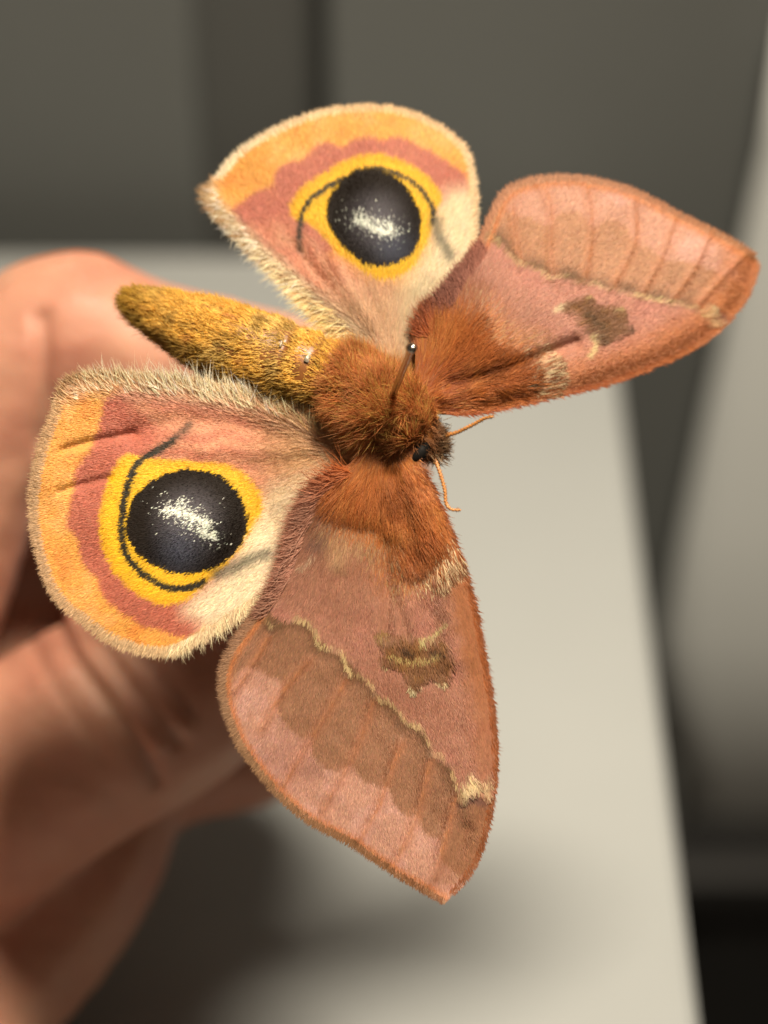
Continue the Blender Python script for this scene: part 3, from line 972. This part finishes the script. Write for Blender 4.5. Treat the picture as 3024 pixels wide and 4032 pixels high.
def G_depth(q):
    dx = (q - G.base) / PXMM
    r = np.hypot(dx[:, 0], dx[:, 1])
    w = -2.2 - 0.20 * r - 0.0022 * r * r
    for v in G.veins:
        w = w + 0.09 * np.exp(-(seg_dist(q, v) / 14) ** 2)
    w += pleats(q, G.folds)
    w += -0.5 * np.exp(-(seg_dist(q, G.costa) / 45) ** 2) * 0.8
    w += 0.15 * vnoise(q, 170, 15)
    return w


G.depth = G_depth
G.flow_dir = lambda q: unit(q - np.array([1560., 1640.]))
G.rear_dir = np.array([-0.55, -0.83])
G.flow = lambda q, ed, edir: fore_flow(G, q, ed, edir)
build_wing(G, 'forewing', 'upper forewing tilted back, softer focus')
cover(G, 64000)
fringe(G, G.outer, 3400, [26, 26, 26, 28, 28, 30, 32, 34], [(170, 106, 68), (178, 114, 80), (180, 122, 90), (178, 116, 84)], 0.5, 0.16, 16, 0.05)
fringe(G, G.costa[::-1], 3000, [24, 24, 26, 28, 30, 36, 40, 46], [(166, 94, 52), (160, 86, 44), (160, 80, 42), (168, 82, 42)], 0.8, 0.16, 18, 0.05)
fringe(G, G.rear, 2800, [40, 52, 66, 80, 84], [(172, 106, 86), (158, 98, 80), (142, 84, 66), (174, 86, 42)], 0.45, 0.28, 40, 0.2)

# ---------------- body: head, thorax and abdomen as one skin
#        px    py     w     r(px, across)  rdepth(px)
SEC = np.array([(512, 1176, -7.6, 6, 5), (535, 1188, -7.4, 34, 34), (572, 1207, -7.1, 64, 60), (675, 1250, -6.4, 104, 96), (800, 1306, -5.6, 134, 124), (935, 1368, -5.0, 158, 146),
                (1060, 1412, -4.6, 163, 152), (1130, 1432, -4.4, 157, 148), (1142, 1436, -4.4, 138, 130), (1160, 1441, -4.3, 154, 146), (1235, 1466, -4.0, 146, 140), (1250, 1471, -4.0, 127, 122),
                (1270, 1478, -3.9, 142, 140), (1340, 1512, -3.7, 128, 130), (1420, 1556, -3.5, 130, 134), (1520, 1616, -3.3, 140, 142), (1600, 1670, -3.3, 126, 128), (1650, 1715, -3.7, 88, 84),
                (1690, 1748, -4.2, 66, 62), (1722, 1770, -4.5, 46, 46), (1740, 1784, -4.7, 8, 12)], float)


def interp_sec(t):
    i = np.linspace(0, 1, len(SEC))
    cum = np.concatenate([[0], np.cumsum(np.linalg.norm(np.diff(SEC[:, :2], axis=0), axis=1))])
    cum /= cum[-1]
    return np.stack([np.interp(t, cum, SEC[:, k]) for k in range(5)], -1), cum


def body_frame(t):
    e = 0.004
    a, _ = interp_sec(np.clip(t - e, 0, 1))
    b, _ = interp_sec(np.clip(t + e, 0, 1))
    s, _ = interp_sec(t)
    c = P3(s[..., 0], s[..., 1], s[..., 2])
    ax = P3(b[..., 0], b[..., 1], b[..., 2]) - P3(a[..., 0], a[..., 1], a[..., 2])
    ax /= np.linalg.norm(ax, axis=-1, keepdims=True)
    side_ = np.cross(ax, BK)
    side_ /= np.linalg.norm(side_, axis=-1, keepdims=True)
    dor = np.cross(side_, ax)
    k = (DIST - s[..., 2]) / DIST * MM / PXMM
    return c, ax, side_, dor, s[..., 3] * k, s[..., 4] * k


def body_point(t, th):
    c, ax, sd_, dr, ra, rb = body_frame(t)
    p = c + (np.cos(th) * ra)[..., None] * sd_ + (np.sin(th) * rb)[..., None] * dr
    n = (np.cos(th) / np.maximum(ra, 1e-6))[..., None] * sd_ + (np.sin(th) / np.maximum(rb, 1e-6))[..., None] * dr
    n /= np.linalg.norm(n, axis=-1, keepdims=True)
    return p, n, ax


NT, NA = 110, 40
tg, ag = np.meshgrid(np.linspace(0.0, 1.0, NT), np.arange(NA) / NA * 2 * np.pi, indexing='ij')
bp, _, _ = body_point(tg.ravel(), ag.ravel())
bf = [(i * NA + j, i * NA + (j + 1) % NA, (i + 1) * NA + (j + 1) % NA, (i + 1) * NA + j) for i in range(NT - 1) for j in range(NA)]
bf += [tuple(range(NA))[::-1], tuple((NT - 1) * NA + j for j in range(NA))]
M_cut = plain('moth_cuticle', lin((120, 74, 34)), 0.4, 0.3, 900, 0.3, 3000, 0.0001)
body = mesh_obj('body', bp - ORIGIN, bf, M_cut, moth)
body['label'] = 'furry rust-brown thorax with stout ochre yellow abdomen'


def body_fur(name, n, t0, t1, length, lean, colour, width=(2.6, 5.0), k=5, fuzz=0.25, upper_only=False, clump=0.0, weight=None):
    t = t0 + (t1 - t0) * rng.random(n)
    th = rng.random(n) * 2 * np.pi
    if weight is not None:
        keep = rng.random(n) < weight(t, th)
        t, th = t[keep], th[keep]
        n = len(t)
    p, nr, ax = body_point(t, th)
    pp = np.stack([t * 1500, th * 180], 1)
    ln, le = length(t, th) * rng.uniform(0.65, 1.25, n), lean(t, th)
    cx = np.stack([vnoise(pp, 60, 31), vnoise(pp, 60, 32), vnoise(pp, 60, 33)], 1) * clump
    d = nr * (1 - np.abs(le))[:, None] + ax * le[:, None] + rng.normal(0, fuzz, (n, 3)) + cx
    d /= np.linalg.norm(d, axis=1, keepdims=True)
    # keep every hair on the outside
    ins = (d * nr).sum(1)
    d += nr * np.maximum(0.06 - ins, 0)[:, None]
    s = np.linspace(0, 1, k)
    curl = ax * (np.sign(le) * 0.35)[:, None] - nr * 0.22 + rng.normal(0, 0.24, (n, 3)) + cx[:, [1, 2, 0]] * 0.5
    Lm = ln * MM / PXMM
    pts = (p - nr * 0.00004)[:, None] + d[:, None] * (Lm[:, None] * s)[..., None] + curl[:, None] * (Lm[:, None] * s ** 2)[..., None]
    rad = (rng.uniform(*width, n)[:, None] * np.interp(s, [0, 0.4, 1], [0.8, 1, 0.1])) * MM / PXMM * 0.5
    c = colour(t, th, pp)
    c = c * np.exp(rng.normal(0, 0.22, len(t)))[:, None]
    o = hair_obj(name, pts, rad, c * GAIN, M_fur, body, ORIGIN)
    o['kind'] = 'stuff'
    return o


_, CUM = interp_sec(np.array([0.5]))
T_AB, T_TH, T_HD = CUM[12], CUM[15], CUM[18]
T_G1, T_G2 = CUM[8], CUM[11]


def groove(t):
    return np.exp(-((t - T_G1) / 0.009) ** 2) + np.exp(-((t - T_G2) / 0.009) ** 2)


def ab_colour(t, th, pp):
    n1, n2 = vnoise(pp, 120, 41), vnoise(pp, 45, 42)
    c = np.tile(lin((255, 192, 88)), (len(t), 1))
    c = mixc(c, (252, 206, 120), ss(n1, 0, 0.8) * 0.7)
    c = mixc(c, (232, 164, 60), ss(-n1 + n2 * 0.5, 0.1, 1) * 0.7)
    c = mixc(c, (224, 140, 84), ss(n2, 0.35, 1.0) * 0.6)
    c = mixc(c, (130, 84, 28), ss(-n2 + n1 * 0.4, 0.45, 1.0) * 0.55)
    flank_shade = ss(np.cos(th), 0.35, 0.9)  # shade of the lower flank painted into the fur colour
    c = mixc(c, (126, 86, 30), flank_shade * 0.75)
    rings = np.exp(-((((t / 0.074 + 0.15) % 1) - 0.5) / 0.16) ** 2)
    c = mixc(c, (168, 112, 44), rings * np.clip(0.2 + 0.5 * n1, 0, 0.6) * (t < T_G1))
    c = mixc(c, (182, 132, 30), (1 - ss(t, 0.02, 0.12)) * 0.6)
    c = mixc(c, (96, 62, 22), np.clip(groove(t), 0, 1) * 0.85)
    c = mixc(c, (214, 128, 66), ss(t, T_AB + 0.005, T_AB + 0.07) * 0.85)
    return c


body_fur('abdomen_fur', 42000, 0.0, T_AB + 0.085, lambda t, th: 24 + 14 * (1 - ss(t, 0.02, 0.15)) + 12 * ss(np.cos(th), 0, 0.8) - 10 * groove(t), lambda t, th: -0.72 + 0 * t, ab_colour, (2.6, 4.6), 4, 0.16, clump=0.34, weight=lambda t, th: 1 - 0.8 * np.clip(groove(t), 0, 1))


def th_colour(t, th, pp):
    n1, n2 = vnoise(pp, 110, 51), vnoise(pp, 40, 52)
    c = np.tile(lin((226, 138, 78)), (len(t), 1))
    c = mixc(c, (234, 152, 98), ss(n1, 0, 0.8) * 0.6)
    c = mixc(c, (180, 100, 50), ss(-n1 + n2 * 0.5, 0.1, 1) * 0.6)
    c = mixc(c, (226, 178, 90), (rng.random(len(t)) < 0.20 + 0.2 * ss(n2, 0, 1)).astype(float) * 0.8)
    c = mixc(c, (216, 138, 82), (1 - ss(t, T_AB, T_AB + 0.1)) * 0.8)
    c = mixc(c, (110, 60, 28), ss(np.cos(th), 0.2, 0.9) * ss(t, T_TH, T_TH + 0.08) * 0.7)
    return c


def th_len(t, th):
    m = np.exp(-((t - T_TH) / 0.09) ** 2)
    return 50 + 40 * m - 26 * ss(t, CUM[16], CUM[17])


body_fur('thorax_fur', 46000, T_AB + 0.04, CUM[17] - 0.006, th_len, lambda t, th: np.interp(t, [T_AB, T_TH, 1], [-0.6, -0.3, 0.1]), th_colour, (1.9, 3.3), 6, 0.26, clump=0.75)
body_fur('head_fur', 1500, CUM[17] - 0.012, 0.985, lambda t, th: 34 + 0 * t, lambda t, th: 0.45 + 0 * t, lambda t, th, pp: np.tile(lin((150, 92, 54)), (len(t), 1)), (2.0, 3.4), 5, 0.4, clump=0.4)

# bare shiny cuticle showing on two abdomen rings
M_shine = plain('bare_cuticle', (0.36, 0.30, 0.22), 0.42, 0.3, 2500, 0.6, 5000, 0.0001, 0.5)
for (px, py, w, sx, sy, rot) in ((1140, 1376, 0.0, 5, 14, -62), (1240, 1432, 0.0, 9, 14, -62)):
    tt_ = np.interp((px - 512) * 0.89 + (py - 1176) * 0.456, (SEC[:, 0] - 512) * 0.89 + (SEC[:, 1] - 1176) * 0.456, CUM)
    sec = interp_sec(np.array([tt_]))[0][0]
    off = ((px - sec[0]) * 0.456 - (py - sec[1]) * 0.89)
    th_ = math.acos(np.clip(-off / sec[3], -0.95, 0.95))
    vs, fs = [], []
    for i in range(5):
        for j in range(7):
            p, nn, _ = body_point(np.array([tt_ + (i - 2) / 2 * sx / 1650.0]), np.array([th_ + (j - 3) / 3 * sy / sec[3]]))
            rr = 1 - ((i - 2) / 2) ** 2 * 0.5 - ((j - 3) / 3) ** 2 * 0.5
            vs.append(p[0] + nn[0] * (0.00008 + 0.00020 * max(rr, 0)) - ORIGIN + rng.normal(0, 0.000018, 3))
    fs = [(i * 7 + j, i * 7 + j + 1, (i + 1) * 7 + j + 1, (i + 1) * 7 + j) for i in range(4) for j in range(6)]
    o = mesh_obj('bare_patch', vs, fs, M_shine, body)

# compound eyes
M_eye = plain('compound_eye', (0.007, 0.006, 0.005), 0.7, 0.3, 4000, 0.6, 16000, 0.00003)
M_eye.node_tree.nodes['Principled BSDF'].inputs['Specular IOR Level'].default_value = 0.2


def ellipsoid(name, c, axes, rad, mat, parent, seg=24, rings=16):
    vs, fs = [], []
    for i in range(rings + 1):
        a = math.pi * i / rings
        for j in range(seg):
            b = 2 * math.pi * j / seg
            v = math.cos(a) * axes[0] * rad[0] + math.sin(a) * math.cos(b) * axes[1] * rad[1] + math.sin(a) * math.sin(b) * axes[2] * rad[2]
            vs.append(c + v - ORIGIN)
    for i in range(rings):
        for j in range(seg):
            fs.append((i * seg + j, (i + 1) * seg + j, (i + 1) * seg + (j + 1) % seg, i * seg + (j + 1) % seg))
    return mesh_obj(name, vs, fs, mat, parent)


pxm = MM / PXMM
e1 = (RX * 0.66 + UP * 0.75)
e2 = np.cross(BK, e1)
ellipsoid('compound_eye', P3(1652, 1780, -2.75), (e1 / np.linalg.norm(e1), e2 / np.linalg.norm(e2), BK), (58 * pxm, 33 * pxm, 46 * pxm), M_eye, body)
ellipsoid('compound_eye', P3(1726, 1718, -5.6), (e1 / np.linalg.norm(e1), e2 / np.linalg.norm(e2), BK), (44 * pxm, 30 * pxm, 44 * pxm), M_eye, body)
# face tuft and palps
ft = []
nft = 700
q = np.stack([rng.normal(1716, 16, nft), rng.normal(1752, 30, nft), rng.normal(-3.6, 0.35, nft)], 1)
dd = unit(np.stack([rng.normal(0.75, 0.5, nft), rng.normal(0.0, 0.6, nft)], 1))
s5 = np.linspace(0, 1, 5)
ln_ = rng.uniform(18, 62, nft)
pf = P3(q[:, 0][:, None] + dd[:, 0][:, None] * ln_[:, None] * s5, q[:, 1][:, None] + dd[:, 1][:, None] * ln_[:, None] * s5, q[:, 2][:, None] + rng.normal(0.3, 0.4, nft)[:, None] * s5)
cf = mixc(np.tile(lin((112, 76, 50)), (nft, 1)), (186, 142, 104), (rng.random(nft) < 0.35).astype(float))
hf = hair_obj('face_tuft', pf, rng.uniform(2.4, 4.4, nft)[:, None] * np.interp(s5, [0, .4, 1], [.8, 1, .1]) * pxm * 0.5, cf * GAIN, M_fur, body, ORIGIN)
hf['kind'] = 'stuff'

# antennae: beaded filaments
M_ant = plain('antenna_cuticle', lin((206, 128, 66)) * GAIN, 0.4, 0.25, 3000, 0.3, 9000, 0.00004)


def antenna(pts, label):
    pts = np.array(pts, float)
    line = smooth_line(pts, False, 3.0)
    n = len(line)
    c = P3(line[:, 0], line[:, 1], line[:, 2])
    arc = np.concatenate([[0], np.cumsum(np.linalg.norm(np.diff(c, axis=0), axis=1))]) / pxm
    vs, fs, m = [], [], 12
    for i in range(n):
        a = c[min(i + 1, n - 1)] - c[max(i - 1, 0)]
        a /= np.linalg.norm(a)
        u = np.cross(a, BK)
        u /= np.linalg.norm(u)
        v = np.cross(u, a)
        taper = np.interp(arc[i] / arc[-1], [0, 0.1, 0.8, 0.97, 1], [7.4, 7.4, 6.4, 5.2, 1.8])
        for j in range(m):
            b = 2 * math.pi * j / m
            ph = arc[i] / 13.0 * 2 * math.pi + (math.pi if math.cos(b) < 0 else 0) * 0.9
            r = taper * (1 + 0.30 * math.sin(ph)) * pxm
            vs.append(c[i] + u * math.cos(b) * r + v * math.sin(b) * r - ORIGIN)
    for i in range(n - 1):
        for j in range(m):
            fs.append((i * m + j, i * m + (j + 1) % m, (i + 1) * m + (j + 1) % m, (i + 1) * m + j))
    fs.append(tuple(range(m))[::-1])
    fs.append(tuple((n - 1) * m + j for j in range(m)))
    o = mesh_obj('antenna', vs, fs, M_ant, moth)
    o['label'] = label
    nb = 420
    i = rng.integers(4, n - 2, nb)
    d = rng.normal(0, 1, (nb, 3))
    d /= np.linalg.norm(d, axis=1, keepdims=True)
    sb = np.linspace(0, 1, 3)
    pb = c[i][:, None] + d[:, None] * ((rng.uniform(9, 15, nb) * pxm)[:, None] * sb)[..., None]
    h = hair_obj('bristles', pb, np.full((nb, 3), 1.0) * np.array([1, .8, .2]) * 0.9 * pxm, np.tile(lin((206, 140, 80)) * GAIN, (nb, 1)), M_fur, o, ORIGIN)
    h['kind'] = 'stuff'


antenna([(1728, 1728, -3.9), (1750, 1716, -3.5), (1801, 1702, -2.9), (1862, 1672, -2.2), (1907, 1648, -1.7), (1943, 1640, -1.4)], 'antenna reaching towards the upper forewing')
antenna([(1700, 1772, -3.6), (1706, 1790, -3.3), (1723, 1834, -2.8), (1738, 1880, -2.6), (1752, 1934, -2.5), (1755, 1976, -2.5), (1768, 2000, -2.4), (1789, 2008, -2.4), (1816, 2008, -2.4)], 'antenna hanging beside the lower forewing')

# ------------------------------------------------------------------ insect pin through the thorax
PIN_A = P3(1620, 1372, 7.2)
PIN_B = P3(1543, 1566, 0.0)
pdv = (PIN_B - PIN_A) / np.linalg.norm(PIN_B - PIN_A)
PIN_TIP = PIN_A + pdv * 0.054
M_pin = plain('pin_steel', (0.46, 0.41, 0.35), 0.22, 0.1, 900, 0.1, 8000, 0.00002, 1.0)
pin_root = link(bpy.data.objects.new('insect_pin', None))
pin_root.location = PIN_TIP
tag(pin_root, 'thin steel insect pin with round head stuck through the furry thorax', 'pin')


def tube(name, a, b, r0, r1, mat, parent, origin, m=16):
    ax = (b - a) / np.linalg.norm(b - a)
    u = np.cross(ax, RX)
    u /= np.linalg.norm(u)
    v = np.cross(ax, u)
    vs = [p + (u * math.cos(2 * math.pi * j / m) + v * math.sin(2 * math.pi * j / m)) * r - origin for p, r in ((a, r0), (b - ax * 0.004, r0), (b, r1)) for j in range(m)]
    fs = [(i * m + j, i * m + (j + 1) % m, (i + 1) * m + (j + 1) % m, (i + 1) * m + j) for i in range(2) for j in range(m)]
    return mesh_obj(name, vs, fs, mat, parent)


tube('shaft', PIN_A, PIN_TIP, 0.00029, 0.00003, M_pin, pin_root, PIN_TIP)
ORIGIN_KEEP = ORIGIN
ORIGIN = PIN_TIP
ellipsoid('head', PIN_A, (-pdv, np.cross(pdv, RX) / np.linalg.norm(np.cross(pdv, RX)), RX), (0.00044, 0.00046, 0.00046), M_pin, pin_root)
ORIGIN = ORIGIN_KEEP


# ------------------------------------------------------------------ the hand holding the pin
def pin_at(w):
    # point of the pin axis with depth w behind the thorax plane
    d = ((PIN_A - CL) @ -BK), (pdv @ -BK)
    t = ((DIST - w) * MM - d[0]) / d[1]
    return PIN_A + pdv * t


grip = pin_at(-33)
gd = DIST + 33


def to_px(p):
    r = p - CL
    d = -(r @ BK) / MM
    return 1512 + (r @ RX) / MM / d * DIST * PXMM, 2016 - (r @ UP) / MM / d * DIST * PXMM, DIST - d


gx, gy, gw = to_px(grip)
M_skin, nt, b = nodes('skin')
tc = nt.nodes.new('ShaderNodeTexCoord')
n1 = nt.nodes.new('ShaderNodeTexNoise')
n1.inputs['Scale'].default_value = 90
n1.inputs['Detail'].default_value = 5
nt.links.new(tc.outputs['Object'], n1.inputs['Vector'])
rp = nt.nodes.new('ShaderNodeValToRGB')
rp.color_ramp.elements[0].position = 0.3
rp.color_ramp.elements[0].color = (0.39, 0.165, 0.112, 1)
rp.color_ramp.elements[1].position = 0.7
rp.color_ramp.elements[1].color = (0.48, 0.255, 0.17, 1)
nt.links.new(n1.outputs['Fac'], rp.inputs['Fac'])
nt.links.new(rp.outputs['Color'], b.inputs['Base Color'])
b.inputs['Roughness'].default_value = 0.52
b.inputs['Specular IOR Level'].default_value = 0.3
b.inputs['Subsurface Weight'].default_value = 0.35
b.inputs['Subsurface Radius'].default_value = (1.0, 0.35, 0.18)
b.inputs['Subsurface Scale'].default_value = 0.003
v1 = nt.nodes.new('ShaderNodeTexVoronoi')
v1.inputs['Scale'].default_value = 1500
nt.links.new(tc.outputs['Object'], v1.inputs['Vector'])
bp1 = nt.nodes.new('ShaderNodeBump')
bp1.inputs['Strength'].default_value = 0.35
bp1.inputs['Distance'].default_value = 0.00012
nt.links.new(v1.outputs['Distance'], bp1.inputs['Height'])
nt.links.new(bp1.outputs['Normal'], b.inputs['Normal'])

hand_root = link(bpy.data.objects.new('hand', None))
HO = P3(-200, 2800, -50)
hand_root.location = HO
tag(hand_root, 'bare hand pinching the pin between thumb and bent forefinger behind the moth', 'hand')

bm = bmesh.new()


def chain(joints, seg=22):
    """joints (px, py, w, r mm): overlapping spheres along a smooth path, fused later"""
    j = np.array(joints, float)
    line = []
    n = len(j)
    for i in range(n - 1):
        a, b_, c, d = j[max(i - 1, 0)], j[i], j[i + 1], j[min(i + 2, n - 1)]
        for t in np.linspace(0, 1, 14, endpoint=(i == n - 2)):
            line.append(0.5 * (2 * b_ + (c - a) * t + (2 * a - 5 * b_ + 4 * c - d) * t * t + (3 * b_ - a - 3 * c + d) * t ** 3))
    for p in line:
        m = Matrix.Translation(Vector(P3(p[0], p[1], p[2]) - HO)) @ Matrix.Scale(p[3] * MM, 4)
        bmesh.ops.create_icosphere(bm, subdivisions=2, radius=1.0, matrix=m)


# forefinger: knuckle out of frame, sharp bend at the middle joint, tip down on the pin
chain([(-900, 2900, -50, 12.5), (-420, 2450, -46, 10.6), (-150, 1850, -41, 9.2), (60, 1480, -39, 9.1), (280, 1325, -38.5, 9.0), (480, 1385, -38.5, 8.3), (700, 1440, -39, 8.0), (950, 1500, -39, 8.0),
       (1190, 1590, -39, 8.0), (1370, 1790, -39, 7.8), (gx + 170, gy - 420, -38.5, 7.2), (gx + 60, gy - 240, -38, 6.6), (gx + 20, gy - 190, -38, 6.0)])
# thumb
chain([(-1000, 3600, -46, 15), (-500, 3400, -44, 13.5), (-60, 3130, -42, 12.2), (300, 2920, -40.5, 11.6), (500, 2795, -40, 11.7), (700, 2690, -39.5, 10.8), (gx - 190, gy + 180, -38.5, 9.4), (gx - 40, gy + 120, -37.5, 7.4), (gx + 40, gy + 110, -37.5, 6.0)])
# web of skin and palm between thumb and forefinger
chain([(-800, 2500, -60, 12), (-350, 2300, -70, 11), (0, 2200, -76, 10), (300, 2150, -80, 9)])
chain([(-800, 2800, -56, 13), (-300, 2650, -68, 12), (100, 2500, -74, 11), (400, 2450, -78, 9)])
chain([(-800, 3100, -52, 13), (-250, 2950, -62, 12), (250, 2800, -68, 10)])
# middle finger curled behind the thumb
chain([(-800, 4150, -38, 11), (-300, 4030, -44, 9.6), (80, 3740, -50, 8.9), (330, 3400, -54, 8.8), (480, 3080, -57, 8.0), (720, 2990, -60, 7.4), (960, 2975, -62, 6.4), (1010, 2975, -62, 5.4)])
# ring and little finger, mostly out of frame
chain([(-850, 4500, -30, 10), (-450, 4480, -32, 8.8), (-180, 4300, -38, 8.2), (-120, 4020, -46, 7.2)])
chain([(-950, 4800, -15, 9), (-650, 4800, -18, 7.6), (-420, 4620, -25, 6.8)])
# palm and wrist
chain([(-950, 2950, -56, 15), (-950, 3600, -45, 16), (-900, 4300, -34, 14), (-900, 4850, -16, 11)])
chain([(-1000, 3100, -52, 15), (-1350, 3700, -44, 18), (-1800, 4300, -30, 18), (-2500, 4900, -8, 20)])
chain([(-950, 4600, -22, 13), (-1350, 4500, -24, 16), (-1900, 4700, -14, 18)])
chain([(-1000, 3650, -44, 15), (-1400, 4100, -36, 17), (-1800, 4500, -22, 18)])
me = bpy.data.meshes.new('hand_body')
bm.to_mesh(me)
bm.free()
me.materials.append(M_skin)
hb = link(bpy.data.objects.new('hand_body', me), hand_root)
md = hb.modifiers.new('fuse', 'REMESH')
md.mode = 'VOXEL'
md.voxel_size = 0.00075
md = hb.modifiers.new('soften', 'SMOOTH')
md.factor = 0.5
md.iterations = 14
bpy.context.view_layer.update()
dg = bpy.context.evaluated_depsgraph_get()
me2 = bpy.data.meshes.new_from_object(hb.evaluated_get(dg))
hb.modifiers.clear()
hb.data = me2
nv = len(me2.vertices)
co = np.empty(nv * 3, np.float32)
me2.vertices.foreach_get('co', co)
no = np.empty(nv * 3, np.float32)
me2.vertices.foreach_get('normal', no)
co = co.reshape(-1, 3).astype(float)
no = no.reshape(-1, 3).astype(float)
wpos = co + HO
rel = wpos - CL
dep = -(rel @ BK) / MM
hx = 1512 + (rel @ RX) / MM / dep * DIST * PXMM
hy = 2016 - (rel @ UP) / MM / dep * DIST * PXMM
hq = np.stack([hx, hy], 1)
disp = np.zeros(nv)
# thumb joint folds, forefinger crease: (line, depth mm, width px)
for pts, am, sg in (([(215, 2420), (300, 2600), (420, 2760), (540, 2930), (620, 3080)], 0.85, 26), ([(330, 2400), (430, 2580), (560, 2760), (700, 2930)], 0.7, 24), ([(120, 2520), (190, 2660), (300, 2830), (400, 2980)], 0.35, 20),
                    ([(440, 2400), (520, 2530), (640, 2680), (760, 2820)], 0.5, 24), ([(560, 2400), (640, 2500), (760, 2640)], 0.3, 20),
                    ([(160, 1250), (172, 1400), (180, 1560), (170, 1760)], 1.0, 30),
                    ([(230, 1080), (300, 1040), (380, 1030)], 0.22, 14), ([(330, 1100), (400, 1060), (470, 1060)], 0.22, 14), ([(380, 1140), (440, 1110)], 0.16, 12)):
    ln2 = smooth_line(np.array(pts, float), False, 20)
    front = (no @ BK) > -0.1
    disp -= am * np.exp(-(seg_dist(hq, ln2) / sg) ** 2) * front
for pts, am, sg in (([(272, 2420), (365, 2590), (490, 2760), (620, 2940)], 0.5, 30), ([(385, 2400), (475, 2560), (600, 2720), (730, 2870)], 0.4, 26)):
    disp += am * np.exp(-(seg_dist(hq, smooth_line(np.array(pts, float), False, 20)) / sg) ** 2) * ((no @ BK) > -0.1)
disp += 0.10 * vnoise(hq, 90, 61) + 0.05 * vnoise(hq, 35, 62)
co2 = co + no * disp[:, None] * MM
me2.vertices.foreach_set('co', co2.astype(np.float32).ravel())
me2.polygons.foreach_set('use_smooth', [True] * len(me2.polygons))
me2.update()
